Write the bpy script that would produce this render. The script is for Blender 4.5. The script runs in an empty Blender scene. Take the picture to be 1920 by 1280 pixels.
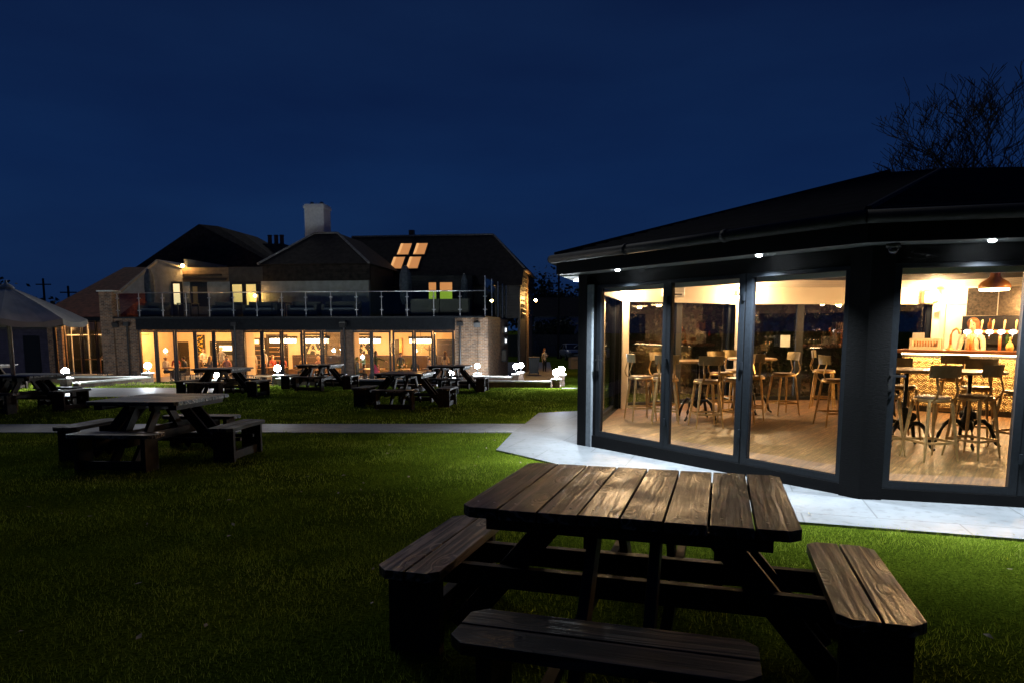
GLOBE = 125; DLW = 285; PEND = 200; SPOTW = 55; CHAND = 75
SKYTINT = (0.0005, 0.0019, 0.0045, 1); SKYSTR = 1.0
HORI = (0.0016, 0.0056, 0.0195); MIDS = (0.0012, 0.0052, 0.0210); ZENI = (0.0010, 0.0029, 0.0120)
import bpy, bmesh, math, random
import numpy as np
from mathutils import Vector, Matrix
random.seed(7); rng = np.random.default_rng(7)
R = math.radians
sc = bpy.context.scene
col = sc.collection

# ------------------------------------------------------------------ materials
def nodes(name):
    m = bpy.data.materials.new(name); m.use_nodes = True
    nt = m.node_tree; b = nt.nodes['Principled BSDF']
    return m, nt, b
def N(nt, t, **k):
    n = nt.nodes.new(t)
    for a, v in k.items():
        if a.startswith('i_'):
            n.inputs[a[2:].replace('_', ' ')].default_value = v
        else: setattr(n, a, v)
    return n
def ramp(nt, fac, stops):
    r = nt.nodes.new('ShaderNodeValToRGB'); e = r.color_ramp.elements
    while len(e) < len(stops): e.new(0.5)
    for el, (p, c) in zip(e, stops):
        el.position = p; el.color = (c[0], c[1], c[2], 1)
    nt.links.new(fac, r.inputs[0]); return r
def bump(nt, b, h, s=0.3, d=0.01):
    bp = N(nt, 'ShaderNodeBump'); bp.inputs['Strength'].default_value = s; bp.inputs['Distance'].default_value = d
    nt.links.new(h, bp.inputs['Height']); nt.links.new(bp.outputs[0], b.inputs['Normal'])
def mottled(name, c1, c2, scale=6, rough=0.6, metal=0.0, bs=0.15, stretch=(1, 1, 1), detail=5, spec=0.5):
    m, nt, b = nodes(name)
    tc = N(nt, 'ShaderNodeTexCoord'); mp = N(nt, 'ShaderNodeMapping'); mp.inputs['Scale'].default_value = stretch
    nz = N(nt, 'ShaderNodeTexNoise'); nz.inputs['Scale'].default_value = scale; nz.inputs['Detail'].default_value = detail
    L = nt.links.new
    L(tc.outputs['Object'], mp.inputs[0]); L(mp.outputs[0], nz.inputs['Vector'])
    r = ramp(nt, nz.outputs[0], [(0.32, c1), (0.68, c2)]); L(r.outputs[0], b.inputs['Base Color'])
    b.inputs['Roughness'].default_value = rough; b.inputs['Metallic'].default_value = metal
    b.inputs['Specular IOR Level'].default_value = spec
    if bs: bump(nt, b, nz.outputs[0], bs, 0.01)
    return m
def emis(name, c, s, base=(0.8, 0.8, 0.8)):
    m, nt, b = nodes(name); m.cycles.emission_sampling = 'FRONT' if 'globe' in name else 'NONE'; b.inputs['Base Color'].default_value = (*base, 1)
    b.inputs['Emission Color'].default_value = (*c, 1); b.inputs['Emission Strength'].default_value = s
    return m
def glass(name, tint=(1, 1, 1), rough=0.0, base=0.065):
    m = bpy.data.materials.new(name); m.use_nodes = True; nt = m.node_tree; nt.nodes.clear()
    o = N(nt, 'ShaderNodeOutputMaterial'); mx = N(nt, 'ShaderNodeMixShader'); t = N(nt, 'ShaderNodeBsdfTransparent')
    g = N(nt, 'ShaderNodeBsdfGlossy'); g.inputs['Roughness'].default_value = rough; t.inputs[0].default_value = (*tint, 1)
    L = nt.links.new; ge = N(nt, 'ShaderNodeNewGeometry'); dt = N(nt, 'ShaderNodeVectorMath', operation='DOT_PRODUCT')
    L(ge.outputs['Incoming'], dt.inputs[0]); L(ge.outputs['Normal'], dt.inputs[1])
    ab = N(nt, 'ShaderNodeMath', operation='ABSOLUTE'); L(dt.outputs['Value'], ab.inputs[0])
    sb = N(nt, 'ShaderNodeMath', operation='SUBTRACT'); sb.inputs[0].default_value = 1; L(ab.outputs[0], sb.inputs[1])
    pw = N(nt, 'ShaderNodeMath', operation='POWER'); L(sb.outputs[0], pw.inputs[0]); pw.inputs[1].default_value = 5
    fr = N(nt, 'ShaderNodeMath', operation='MULTIPLY_ADD'); L(pw.outputs[0], fr.inputs[0]); fr.inputs[1].default_value = 0.9; fr.inputs[2].default_value = base
    L(fr.outputs[0], mx.inputs[0]); L(t.outputs[0], mx.inputs[1]); L(g.outputs[0], mx.inputs[2]); L(mx.outputs[0], o.inputs[0])
    return m
def plank_wood(name, dark, mid, light, rough=(0.3, 0.56), axis='Y', knots=True, gain=1.0):
    """varnished softwood, grain along the given object axis, every loose plank different"""
    m, nt, b = nodes(name); L = nt.links.new
    tc = N(nt, 'ShaderNodeTexCoord'); geo = N(nt, 'ShaderNodeNewGeometry')
    rv = N(nt, 'ShaderNodeVectorMath', operation='SCALE'); cmb = N(nt, 'ShaderNodeCombineXYZ')
    for i in range(3): L(geo.outputs['Random Per Island'], cmb.inputs[i])
    L(cmb.outputs[0], rv.inputs[0]); rv.inputs['Scale'].default_value = 23.0
    ad = N(nt, 'ShaderNodeVectorMath', operation='ADD'); L(tc.outputs['Object'], ad.inputs[0]); L(rv.outputs[0], ad.inputs[1])
    # knots push the grain aside
    kv = N(nt, 'ShaderNodeMapping'); kv.inputs['Scale'].default_value = {'Y': (5.5, 2.6, 3), 'X': (2.6, 5.5, 3), 'Z': (5.5, 5.5, 2.6)}[axis]
    L(ad.outputs[0], kv.inputs[0])
    vo = N(nt, 'ShaderNodeTexVoronoi'); vo.inputs['Scale'].default_value = 1.0; L(kv.outputs[0], vo.inputs['Vector'])
    kr = ramp(nt, vo.outputs['Distance'], [(0.0, (1, 1, 1)), (0.33, (0, 0, 0))])
    mp = N(nt, 'ShaderNodeMapping'); mp.inputs['Scale'].default_value = {'Y': (13, 0.7, 13), 'X': (0.7, 13, 13), 'Z': (13, 13, 0.7)}[axis]
    L(ad.outputs[0], mp.inputs[0])
    dk = N(nt, 'ShaderNodeVectorMath', operation='SCALE'); L(kr.outputs[0], dk.inputs[0]); dk.inputs['Scale'].default_value = 0.9 if knots else 0.0
    ad2 = N(nt, 'ShaderNodeVectorMath', operation='ADD'); L(mp.outputs[0], ad2.inputs[0]); L(dk.outputs[0], ad2.inputs[1])
    n1 = N(nt, 'ShaderNodeTexNoise'); n1.inputs['Scale'].default_value = 0.55; n1.inputs['Detail'].default_value = 3; L(ad2.outputs[0], n1.inputs['Vector'])
    mr = N(nt, 'ShaderNodeMath', operation='MULTIPLY'); L(n1.outputs[0], mr.inputs[0]); mr.inputs[1].default_value = 15.0
    fr = N(nt, 'ShaderNodeMath', operation='PINGPONG'); L(mr.outputs[0], fr.inputs[0]); fr.inputs[1].default_value = 1.0
    n2 = N(nt, 'ShaderNodeTexNoise'); n2.inputs['Scale'].default_value = 7.0; n2.inputs['Detail'].default_value = 8; n2.inputs['Roughness'].default_value = 0.7; L(mp.outputs[0], n2.inputs['Vector'])
    n3 = N(nt, 'ShaderNodeTexNoise'); n3.inputs['Scale'].default_value = 4.2; n3.inputs['Detail'].default_value = 6; n3m = N(nt, 'ShaderNodeMapping'); n3m.inputs['Scale'].default_value = {'Y': (1.3, .75, 1), 'X': (.75, 1.3, 1), 'Z': (1, 1, .7)}[axis]; L(ad.outputs[0], n3m.inputs[0]); L(n3m.outputs[0], n3.inputs['Vector'])
    a = N(nt, 'ShaderNodeMath', operation='MULTIPLY_ADD'); L(fr.outputs[0], a.inputs[0]); a.inputs[1].default_value = 0.62; 
    sm = N(nt, 'ShaderNodeMath', operation='MULTIPLY'); L(n2.outputs[0], sm.inputs[0]); sm.inputs[1].default_value = 0.55
    L(sm.outputs[0], a.inputs[2])
    a2 = N(nt, 'ShaderNodeMath', operation='MULTIPLY_ADD'); L(n3.outputs[0], a2.inputs[0]); a2.inputs[1].default_value = 1.15; L(a.outputs[0], a2.inputs[2])
    a3 = N(nt, 'ShaderNodeMath', operation='MULTIPLY_ADD'); L(geo.outputs['Random Per Island'], a3.inputs[0]); a3.inputs[1].default_value = 0.22; L(a2.outputs[0], a3.inputs[2])
    kk = N(nt, 'ShaderNodeMath', operation='MULTIPLY_ADD'); kp = ramp(nt, vo.outputs['Distance'], [(0.0, (1, 1, 1)), (0.13, (0, 0, 0))])
    L(kp.outputs[0], kk.inputs[0]); kk.inputs[1].default_value = -0.7 if knots else 0; L(a3.outputs[0], kk.inputs[2])
    sb_ = N(nt, 'ShaderNodeMath', operation='MULTIPLY'); L(kk.outputs[0], sb_.inputs[0]); sb_.inputs[1].default_value = 0.61
    rp = ramp(nt, sb_.outputs[0], [(0.7, dark), (0.86, mid), (0.98, light)])
    L(rp.outputs[0], b.inputs['Base Color'])
    rr = N(nt, 'ShaderNodeMapRange'); L(n3.outputs[0], rr.inputs[0]); rr.inputs[1].default_value = 0.35; rr.inputs[2].default_value = 0.65
    rr.inputs[3].default_value = rough[0]; rr.inputs[4].default_value = rough[1]; L(rr.outputs[0], b.inputs['Roughness'])
    b.inputs['Specular IOR Level'].default_value = 0.4
    bump(nt, b, a.outputs[0], 0.55, 0.006)
    return m
def brick(name, c1, c2, mortar, sx=1.0, bw=0.225, bh=0.075):
    m, nt, b = nodes(name); L = nt.links.new
    tc = N(nt, 'ShaderNodeTexCoord'); sp = N(nt, 'ShaderNodeSeparateXYZ'); L(tc.outputs['Object'], sp.inputs[0])
    ad = N(nt, 'ShaderNodeMath', operation='ADD'); L(sp.outputs[0], ad.inputs[0]); L(sp.outputs[1], ad.inputs[1])
    cb = N(nt, 'ShaderNodeCombineXYZ'); L(ad.outputs[0], cb.inputs[0]); L(sp.outputs[2], cb.inputs[1])
    bt = N(nt, 'ShaderNodeTexBrick'); L(cb.outputs[0], bt.inputs['Vector'])
    bt.inputs['Scale'].default_value = 1.0; bt.inputs['Brick Width'].default_value = bw; bt.inputs['Row Height'].default_value = bh
    bt.inputs['Mortar Size'].default_value = 0.008; bt.inputs['Color1'].default_value = (*c1, 1); bt.inputs['Color2'].default_value = (*c2, 1)
    bt.inputs['Mortar'].default_value = (*mortar, 1); bt.inputs['Bias'].default_value = -0.1
    nz = N(nt, 'ShaderNodeTexNoise'); nz.inputs['Scale'].default_value = 5; nz.inputs['Detail'].default_value = 6; L(tc.outputs['Object'], nz.inputs['Vector'])
    r = ramp(nt, nz.outputs[0], [(0.3, (0.55, 0.55, 0.55)), (0.7, (1.25, 1.2, 1.15))])
    mx = N(nt, 'ShaderNodeMix', data_type='RGBA', blend_type='MULTIPLY'); mx.inputs[0].default_value = 1
    L(bt.outputs[0], mx.inputs[6]); L(r.outputs[0], mx.inputs[7]); L(mx.outputs[2], b.inputs['Base Color'])
    b.inputs['Roughness'].default_value = 0.8; bump(nt, b, bt.outputs['Fac'], -0.5, 0.01)
    return m
def striped(name, c1, c2, axis, period, rough=0.6, spec=0.5):
    """boards or tile courses: dark line every period along an object axis"""
    m, nt, b = nodes(name); L = nt.links.new
    tc = N(nt, 'ShaderNodeTexCoord'); sp = N(nt, 'ShaderNodeSeparateXYZ'); L(tc.outputs['Object'], sp.inputs[0])
    md = N(nt, 'ShaderNodeMath', operation='MODULO'); 
    ab = N(nt, 'ShaderNodeMath', operation='ADD'); L(sp.outputs[axis], ab.inputs[0]); ab.inputs[1].default_value = 100 * period
    L(ab.outputs[0], md.inputs[0]); md.inputs[1].default_value = period
    dv = N(nt, 'ShaderNodeMath', operation='DIVIDE'); L(md.outputs[0], dv.inputs[0]); dv.inputs[1].default_value = period
    nz = N(nt, 'ShaderNodeTexNoise'); nz.inputs['Scale'].default_value = 4; nz.inputs['Detail'].default_value = 6; L(tc.outputs['Object'], nz.inputs['Vector'])
    r = ramp(nt, nz.outputs[0], [(0.3, c1), (0.7, c2)])
    r2 = ramp(nt, dv.outputs[0], [(0.0, (0.25, 0.25, 0.25)), (0.12, (1, 1, 1))])
    mx = N(nt, 'ShaderNodeMix', data_type='RGBA', blend_type='MULTIPLY'); mx.inputs[0].default_value = 1
    L(r.outputs[0], mx.inputs[6]); L(r2.outputs[0], mx.inputs[7]); L(mx.outputs[2], b.inputs['Base Color'])
    b.inputs['Roughness'].default_value = rough; b.inputs['Specular IOR Level'].default_value = spec
    bump(nt, b, dv.outputs[0], 0.6, 0.012)
    return m
M = {}
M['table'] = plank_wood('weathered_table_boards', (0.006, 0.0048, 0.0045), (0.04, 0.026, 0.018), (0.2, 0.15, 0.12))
M['tableX'] = plank_wood('shade_darkened_bench_boards', (0.003, 0.0025, 0.0025), (0.014, 0.009, 0.0075), (0.055, 0.038, 0.03), axis='X', rough=(0.5, 0.75))  # near and far bench seats: tabletop shade darkened into the wood colour
M['frame_wood'] = mottled('dark_stained_timber', (0.008, 0.0055, 0.004), (0.03, 0.018, 0.011), 9, 0.6, stretch=(1, 1, 1), spec=0.2)
M['black_wood'] = mottled('black_painted_boards', (0.0022, 0.0022, 0.0025), (0.0045, 0.0045, 0.005), 30, 0.6, bs=0.3, spec=0.12, stretch=(1, 1, 6))
M['black_metal'] = mottled('black_powder_coat', (0.012, 0.014, 0.017), (0.02, 0.022, 0.026), 60, 0.34, bs=0.03)
M['anth'] = mottled('anthracite_aluminium', (0.006, 0.0075, 0.01), (0.01, 0.013, 0.017), 40, 0.42, spec=0.3, bs=0.03)
M['grey_strip'] = mottled('pale_grey_metal_strip', (0.13, 0.15, 0.17), (0.18, 0.2, 0.22), 20, 0.5)
M['gutter'] = mottled('black_gutter', (0.01, 0.01, 0.011), (0.02, 0.02, 0.022), 20, 0.6, spec=0.25)
M['glass'] = glass('window_glass')
M['rail_glass'] = glass('balustrade_glass', (0.9, 0.95, 0.93), 0.0, 0.03)
M['steel'] = mottled('brushed_steel', (0.5, 0.5, 0.5), (0.66, 0.66, 0.66), 30, 0.3, 1.0, bs=0.03)
M['slate'] = striped('dark_slate_roof', (0.008, 0.008, 0.01), (0.02, 0.02, 0.024), 2, 0.09, 0.75, 0.2)
M['tile_dark'] = striped('dark_clay_tiles', (0.012, 0.009, 0.008), (0.042, 0.032, 0.026), 2, 0.13, 0.8, 0.2)
M['tile_red'] = striped('red_clay_tiles', (0.12, 0.032, 0.018), (0.28, 0.08, 0.045), 2, 0.13, 0.8, 0.2)
M['ridge'] = mottled('mortared_ridge_tiles', (0.12, 0.11, 0.1), (0.3, 0.28, 0.26), 9, 0.8)
M['brick'] = brick('warm_buff_brick', (0.24, 0.125, 0.062), (0.075, 0.04, 0.025), (0.3, 0.27, 0.22))
M['fascia'] = mottled('dark_fascia', (0.006, 0.0075, 0.01), (0.011, 0.0135, 0.017), 8, 0.6, bs=0.05, spec=0.12)
M['brick_dark'] = brick('dark_brown_brick', (0.16, 0.1, 0.065), (0.09, 0.055, 0.04), (0.14, 0.12, 0.1))
M['coping'] = mottled('pale_concrete_coping', (0.42, 0.42, 0.4), (0.62, 0.62, 0.58), 12, 0.7)
M['render'] = mottled('rendered_wall', (0.24, 0.225, 0.2), (0.34, 0.325, 0.3), 3, 0.85)
M['white_paint'] = mottled('white_painted_masonry', (0.62, 0.62, 0.62), (0.78, 0.78, 0.77), 8, 0.8)
M['cream'] = mottled('cream_plaster', (0.66, 0.58, 0.44), (0.74, 0.66, 0.52), 2, 0.7, bs=0.02)
M['ceiling'] = striped('white_tongue_and_groove', (0.52, 0.47, 0.39), (0.6, 0.55, 0.46), 1, 0.11, 0.6)
M['pub_cream'] = mottled('warm_cream_plaster', (0.62, 0.5, 0.33), (0.7, 0.58, 0.4), 2.5, 0.8, bs=0.02)
M['clad'] = striped('dark_weatherboard', (0.02, 0.018, 0.017), (0.045, 0.04, 0.037), 2, 0.16, 0.6)
M['clad_purple'] = striped('grey_stained_weatherboard', (0.06, 0.052, 0.085), (0.1, 0.088, 0.135), 2, 0.15, 0.7)
M['clad_brown'] = striped('brown_weatherboard', (0.12, 0.075, 0.04), (0.22, 0.14, 0.08), 2, 0.2, 0.6)
M['oak'] = mottled('oak_joinery', (0.3, 0.15, 0.06), (0.45, 0.24, 0.1), 7, 0.4, stretch=(1, 1, 4))
M['dark_wood'] = mottled('dark_walnut_joinery', (0.014, 0.009, 0.006), (0.03, 0.018, 0.011), 8, 0.4)
M['iron'] = mottled('black_cast_iron', (0.012, 0.012, 0.013), (0.03, 0.028, 0.026), 30, 0.35, 0.6, bs=0.1)
M['stool'] = mottled('aged_brass_steel', (0.4, 0.26, 0.1), (0.62, 0.43, 0.18), 22, 0.34, 0.7, bs=0.08)
M['stool_wood'] = mottled('worn_seat_wood', (0.2, 0.13, 0.08), (0.36, 0.25, 0.16), 14, 0.4, stretch=(1, 6, 1))
M['top_wood'] = mottled('pale_table_top', (0.36, 0.22, 0.1), (0.55, 0.37, 0.18), 10, 0.35, stretch=(5, 1, 1))
M['copper'] = mottled('polished_copper', (0.6, 0.24, 0.07), (0.75, 0.34, 0.11), 12, 0.3, 0.2, bs=0.03)
M['fabric_grey'] = mottled('grey_weave', (0.07, 0.062, 0.052), (0.12, 0.11, 0.095), 40, 0.9)
M['canvas'] = mottled('cream_parasol_canvas', (0.5, 0.46, 0.38), (0.62, 0.57, 0.48), 5, 0.9)
M['parasol_dark'] = mottled('dark_parasol_canvas', (0.04, 0.05, 0.06), (0.09, 0.1, 0.12), 8, 0.9)
M['pole_wood'] = mottled('pale_parasol_pole', (0.35, 0.31, 0.26), (0.5, 0.45, 0.38), 10, 0.5)
M['leather'] = striped('channelled_brown_leather', (0.035, 0.018, 0.011), (0.07, 0.035, 0.02), 0, 0.16, 0.45)
M['bark'] = mottled('dark_bark', (0.01, 0.009, 0.008), (0.03, 0.026, 0.022), 12, 0.9)
M['leaf_dark'] = mottled('dark_evergreen_leaves', (0.012, 0.02, 0.01), (0.035, 0.05, 0.022), 6, 0.8, bs=0)
M['palm_leaf'] = mottled('palm_leaves', (0.05, 0.12, 0.02), (0.12, 0.25, 0.04), 9, 0.5)
M['plastic_black'] = mottled('black_plastic', (0.008, 0.008, 0.009), (0.016, 0.016, 0.018), 20, 0.45)
M['white_plastic'] = mottled('white_plastic', (0.7, 0.7, 0.68), (0.8, 0.8, 0.78), 10, 0.4, bs=0.01)
M['paper'] = mottled('paper', (0.6, 0.66, 0.58), (0.72, 0.78, 0.7), 5, 0.8, bs=0)
M['cardboard'] = mottled('brown_cardboard', (0.3, 0.2, 0.11), (0.38, 0.26, 0.15), 8, 0.8)
M['mirror_dark'] = mottled('smoked_mirror', (0.1, 0.09, 0.075), (0.28, 0.23, 0.17), 26, 0.22, 0.7, bs=0.1)
M['chalk'] = mottled('black_back_bar', (0.012, 0.013, 0.015), (0.03, 0.03, 0.032), 3, 0.25)
M['tin_tile'] = None
# pressed tin front of the bar
m, nt, b = nodes('pressed_gold_tin'); L = nt.links.new
tc = N(nt, 'ShaderNodeTexCoord'); mp = N(nt, 'ShaderNodeMapping'); mp.inputs['Scale'].default_value = (9, 9, 9); L(tc.outputs['Object'], mp.inputs[0])
vo = N(nt, 'ShaderNodeTexVoronoi'); vo.inputs['Scale'].default_value = 1.0; vo.inputs['Randomness'].default_value = 0.12; L(mp.outputs[0], vo.inputs['Vector'])
mm = N(nt, 'ShaderNodeMath', operation='MULTIPLY'); L(vo.outputs['Distance'], mm.inputs[0]); mm.inputs[1].default_value = 26
sn = N(nt, 'ShaderNodeMath', operation='SINE'); L(mm.outputs[0], sn.inputs[0])
r = ramp(nt, sn.outputs[0], [(0.0, (0.2, 0.12, 0.045)), (1.0, (0.62, 0.42, 0.17))]); L(r.outputs[0], b.inputs['Base Color'])
b.inputs['Metallic'].default_value = 0.75; b.inputs['Roughness'].default_value = 0.42; bump(nt, b, sn.outputs[0], 0.9, 0.02); M['tin_tile'] = m
# paving: big porcelain slabs with fine joints
def paving(name, c1, c2, bw, bh, joint):
    m, nt, b = nodes(name); L = nt.links.new
    tc = N(nt, 'ShaderNodeTexCoord'); mp = N(nt, 'ShaderNodeMapping'); mp.inputs['Rotation'].default_value = (0, 0, R(18)); L(tc.outputs['Object'], mp.inputs[0])
    bt = N(nt, 'ShaderNodeTexBrick'); L(mp.outputs[0], bt.inputs['Vector']); bt.inputs['Scale'].default_value = 1
    bt.inputs['Brick Width'].default_value = bw; bt.inputs['Row Height'].default_value = bh; bt.inputs['Mortar Size'].default_value = 0.007
    bt.inputs['Color1'].default_value = (1, 1, 1, 1); bt.inputs['Color2'].default_value = (0.9, 0.9, 0.9, 1); bt.inputs['Mortar'].default_value = (*joint, 1)
    n1 = N(nt, 'ShaderNodeTexNoise'); n1.inputs['Scale'].default_value = 2.2; n1.inputs['Detail'].default_value = 9; n1.inputs['Roughness'].default_value = 0.65; L(tc.outputs['Object'], n1.inputs['Vector'])
    r = ramp(nt, n1.outputs[0], [(0.3, c1), (0.62, c2)])
    n2 = N(nt, 'ShaderNodeTexNoise'); n2.inputs['Scale'].default_value = 14; n2.inputs['Detail'].default_value = 6; L(tc.outputs['Object'], n2.inputs['Vector'])
    r2 = ramp(nt, n2.outputs[0], [(0.56, (1, 1, 1)), (0.68, (0.5, 0.48, 0.46))])
    mx = N(nt, 'ShaderNodeMix', data_type='RGBA', blend_type='MULTIPLY'); mx.inputs[0].default_value = 1
    mx2 = N(nt, 'ShaderNodeMix', data_type='RGBA', blend_type='MULTIPLY'); mx2.inputs[0].default_value = 0.6
    L(r.outputs[0], mx.inputs[6]); L(bt.outputs[0], mx.inputs[7]); L(mx.outputs[2], mx2.inputs[6]); L(r2.outputs[0], mx2.inputs[7]); L(mx2.outputs[2], b.inputs['Base Color'])
    b.inputs['Roughness'].default_value = 0.55; bump(nt, b, n1.outputs[0], 0.08, 0.01)
    return m
M['paving'] = paving('pale_porcelain_paving', (0.115, 0.124, 0.133), (0.17, 0.182, 0.193), 1.2, 0.9, (0.45, 0.45, 0.45))
M['path'] = paving('grey_path', (0.16, 0.17, 0.18), (0.26, 0.27, 0.28), 0.9, 0.6, (0.5, 0.5, 0.5))
M['terrace'] = paving('terrace_slabs', (0.2, 0.18, 0.16), (0.3, 0.28, 0.25), 0.6, 0.6, (0.5, 0.5, 0.5))
# laminate floor with boards running diagonally
m, nt, b = nodes('oak_laminate_floor'); L = nt.links.new
tc = N(nt, 'ShaderNodeTexCoord'); mp = N(nt, 'ShaderNodeMapping'); mp.inputs['Rotation'].default_value = (0, 0, R(-52)); L(tc.outputs['Object'], mp.inputs[0])
bt = N(nt, 'ShaderNodeTexBrick'); L(mp.outputs[0], bt.inputs['Vector']); bt.inputs['Scale'].default_value = 1
bt.inputs['Brick Width'].default_value = 1.25; bt.inputs['Row Height'].default_value = 0.14; bt.inputs['Mortar Size'].default_value = 0.006
bt.inputs['Color1'].default_value = (1, 1, 1, 1); bt.inputs['Color2'].default_value = (0.62, 0.6, 0.58, 1); bt.inputs['Mortar'].default_value = (0.3, 0.3, 0.3, 1)
mq = N(nt, 'ShaderNodeMapping'); mq.inputs['Scale'].default_value = (2, 26, 1); L(mp.outputs[0], mq.inputs[0])
n1 = N(nt, 'ShaderNodeTexNoise'); n1.inputs['Scale'].default_value = 1.6; n1.inputs['Detail'].default_value = 7; n1.inputs['Roughness'].default_value = 0.7; L(mq.outputs[0], n1.inputs['Vector'])
r = ramp(nt, n1.outputs[0], [(0.33, (0.05, 0.024, 0.009)), (0.52, (0.17, 0.085, 0.03)), (0.68, (0.36, 0.2, 0.078))])
mx = N(nt, 'ShaderNodeMix', data_type='RGBA', blend_type='MULTIPLY'); mx.inputs[0].default_value = 1
L(r.outputs[0], mx.inputs[6]); L(bt.outputs[0], mx.inputs[7]); L(mx.outputs[2], b.inputs['Base Color']); b.inputs['Roughness'].default_value = 0.5
bump(nt, b, n1.outputs[0], 0.12, 0.004); M['floor'] = m
# lawn soil and blades
m, nt, b = nodes('lawn_turf'); L = nt.links.new
tc = N(nt, 'ShaderNodeTexCoord'); n1 = N(nt, 'ShaderNodeTexNoise'); n1.inputs['Scale'].default_value = 55; n1.inputs['Detail'].default_value = 6; n1.inputs['Roughness'].default_value = 0.75; L(tc.outputs['Object'], n1.inputs['Vector'])
n2 = N(nt, 'ShaderNodeTexNoise'); n2.inputs['Scale'].default_value = 1.1; n2.inputs['Detail'].default_value = 5; L(tc.outputs['Object'], n2.inputs['Vector'])
r = ramp(nt, n1.outputs[0], [(0.35, (0.025, 0.038, 0.005)), (0.55, (0.12, 0.18, 0.016)), (0.75, (0.28, 0.37, 0.05))])
r2 = ramp(nt, n2.outputs[0], [(0.3, (0.6, 0.62, 0.55)), (0.7, (1.2, 1.15, 1.0))])
mx = N(nt, 'ShaderNodeMix', data_type='RGBA', blend_type='MULTIPLY'); mx.inputs[0].default_value = 1
L(r.outputs[0], mx.inputs[6]); L(r2.outputs[0], mx.inputs[7]); L(mx.outputs[2], b.inputs['Base Color']); b.inputs['Roughness'].default_value = 0.9; b.inputs['Specular IOR Level'].default_value = 0.0
bump(nt, b, n1.outputs[0], 1.0, 0.05); M['lawn'] = m
m, nt, b = nodes('grass_blades'); L = nt.links.new
geo = N(nt, 'ShaderNodeNewGeometry'); tc = N(nt, 'ShaderNodeTexCoord'); n2 = N(nt, 'ShaderNodeTexNoise'); n2.inputs['Scale'].default_value = 0.9; n2.inputs['Detail'].default_value = 6; L(tc.outputs['Object'], n2.inputs['Vector'])
ad = N(nt, 'ShaderNodeMath', operation='MULTIPLY_ADD'); L(n2.outputs[0], ad.inputs[0]); ad.inputs[1].default_value = 2.1
ml = N(nt, 'ShaderNodeMath', operation='MULTIPLY_ADD'); L(geo.outputs['Random Per Island'], ml.inputs[0]); ml.inputs[1].default_value = 0.55; ml.inputs[2].default_value = -0.85; L(ml.outputs[0], ad.inputs[2])
r = ramp(nt, ad.outputs[0], [(0.05, (0.08, 0.125, 0.012)), (0.5, (0.27, 0.38, 0.035)), (0.9, (0.45, 0.56, 0.08)), (1.0, (0.52, 0.56, 0.14))])
df = N(nt, 'ShaderNodeBsdfDiffuse'); tl = N(nt, 'ShaderNodeBsdfTranslucent'); mxs = N(nt, 'ShaderNodeMixShader'); mxs.inputs[0].default_value = 0.42
L(r.outputs[0], df.inputs[0]); L(r.outputs[0], tl.inputs[0]); L(df.outputs[0], mxs.inputs[1]); L(tl.outputs[0], mxs.inputs[2]); nt.nodes.remove(b); L(mxs.outputs[0], nt.nodes['Material Output'].inputs[0])
M['blades'] = m
def flat(name, c, rough=0.6, metal=0):
    k = 'f_' + name
    if k not in M: M[k] = mottled(name, tuple(x * 0.85 for x in c), tuple(min(1, x * 1.1) for x in c), 18, rough, metal, bs=0.03)
    return M[k]

# ------------------------------------------------------------------ mesh helpers
ZB = {}
def ob(name, bm, mat, parent=None, smooth=False, mats=None):
    if parent is not None and parent.name in ZB:
        bmesh.ops.translate(bm, vec=-ZB[parent.name], verts=bm.verts)
    elif parent is not None and parent.parent is not None and parent.parent.name in ZB:
        bmesh.ops.translate(bm, vec=-ZB[parent.parent.name], verts=bm.verts)
    bmesh.ops.recalc_face_normals(bm, faces=bm.faces)
    me = bpy.data.meshes.new(name)
    if smooth:
        for f in bm.faces: f.smooth = True
    bm.to_mesh(me); bm.free()
    for x in (mats or [mat]): me.materials.append(x)
    o = bpy.data.objects.new(name, me); col.objects.link(o)
    if parent is not None: o.parent = parent
    return o
def thing(name, label, cat, loc=(0, 0, 0), rz=0, group=None, absz=False, tilt=False):
    o = bpy.data.objects.new(name, None); col.objects.link(o); o.empty_display_size = 0.1
    o.location = loc; o.rotation_euler = (0, 0, rz)
    if tilt:
        o.rotation_mode = 'XYZ'
        nrm = Vector((0, SL, 1)).normalized()
        q = Vector((0, 0, 1)).rotation_difference(nrm)
        o.rotation_euler = (q.to_matrix() @ Matrix.Rotation(rz, 3, 'Z')).to_euler()
    o['label'] = label; o['category'] = cat
    if group: o['group'] = group
    if absz: ZB[o.name] = Vector(loc) if absz == "world" else Vector((0, 0, loc[2]))
    return o
def tag(o, label, cat, group=None):
    o['label'] = label; o['category'] = cat
    if group: o['group'] = group
    return o
def dup(root, loc=None, rz=None, label=None, group=None, mats=None):
    def cp(o, par):
        c = o.copy(); col.objects.link(c); c.parent = par
        for ch in list(kids.get(o, [])): cp(ch, c)
        return c
    kids = {}
    for o in root.children_recursive: kids.setdefault(o.parent, []).append(o)
    r = cp(root, root.parent)
    if loc is not None: r.location = loc
    if rz is not None: r.rotation_euler = (0, 0, rz)
    if label: r['label'] = label
    if group: r['group'] = group
    return r
B = bmesh.new
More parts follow.
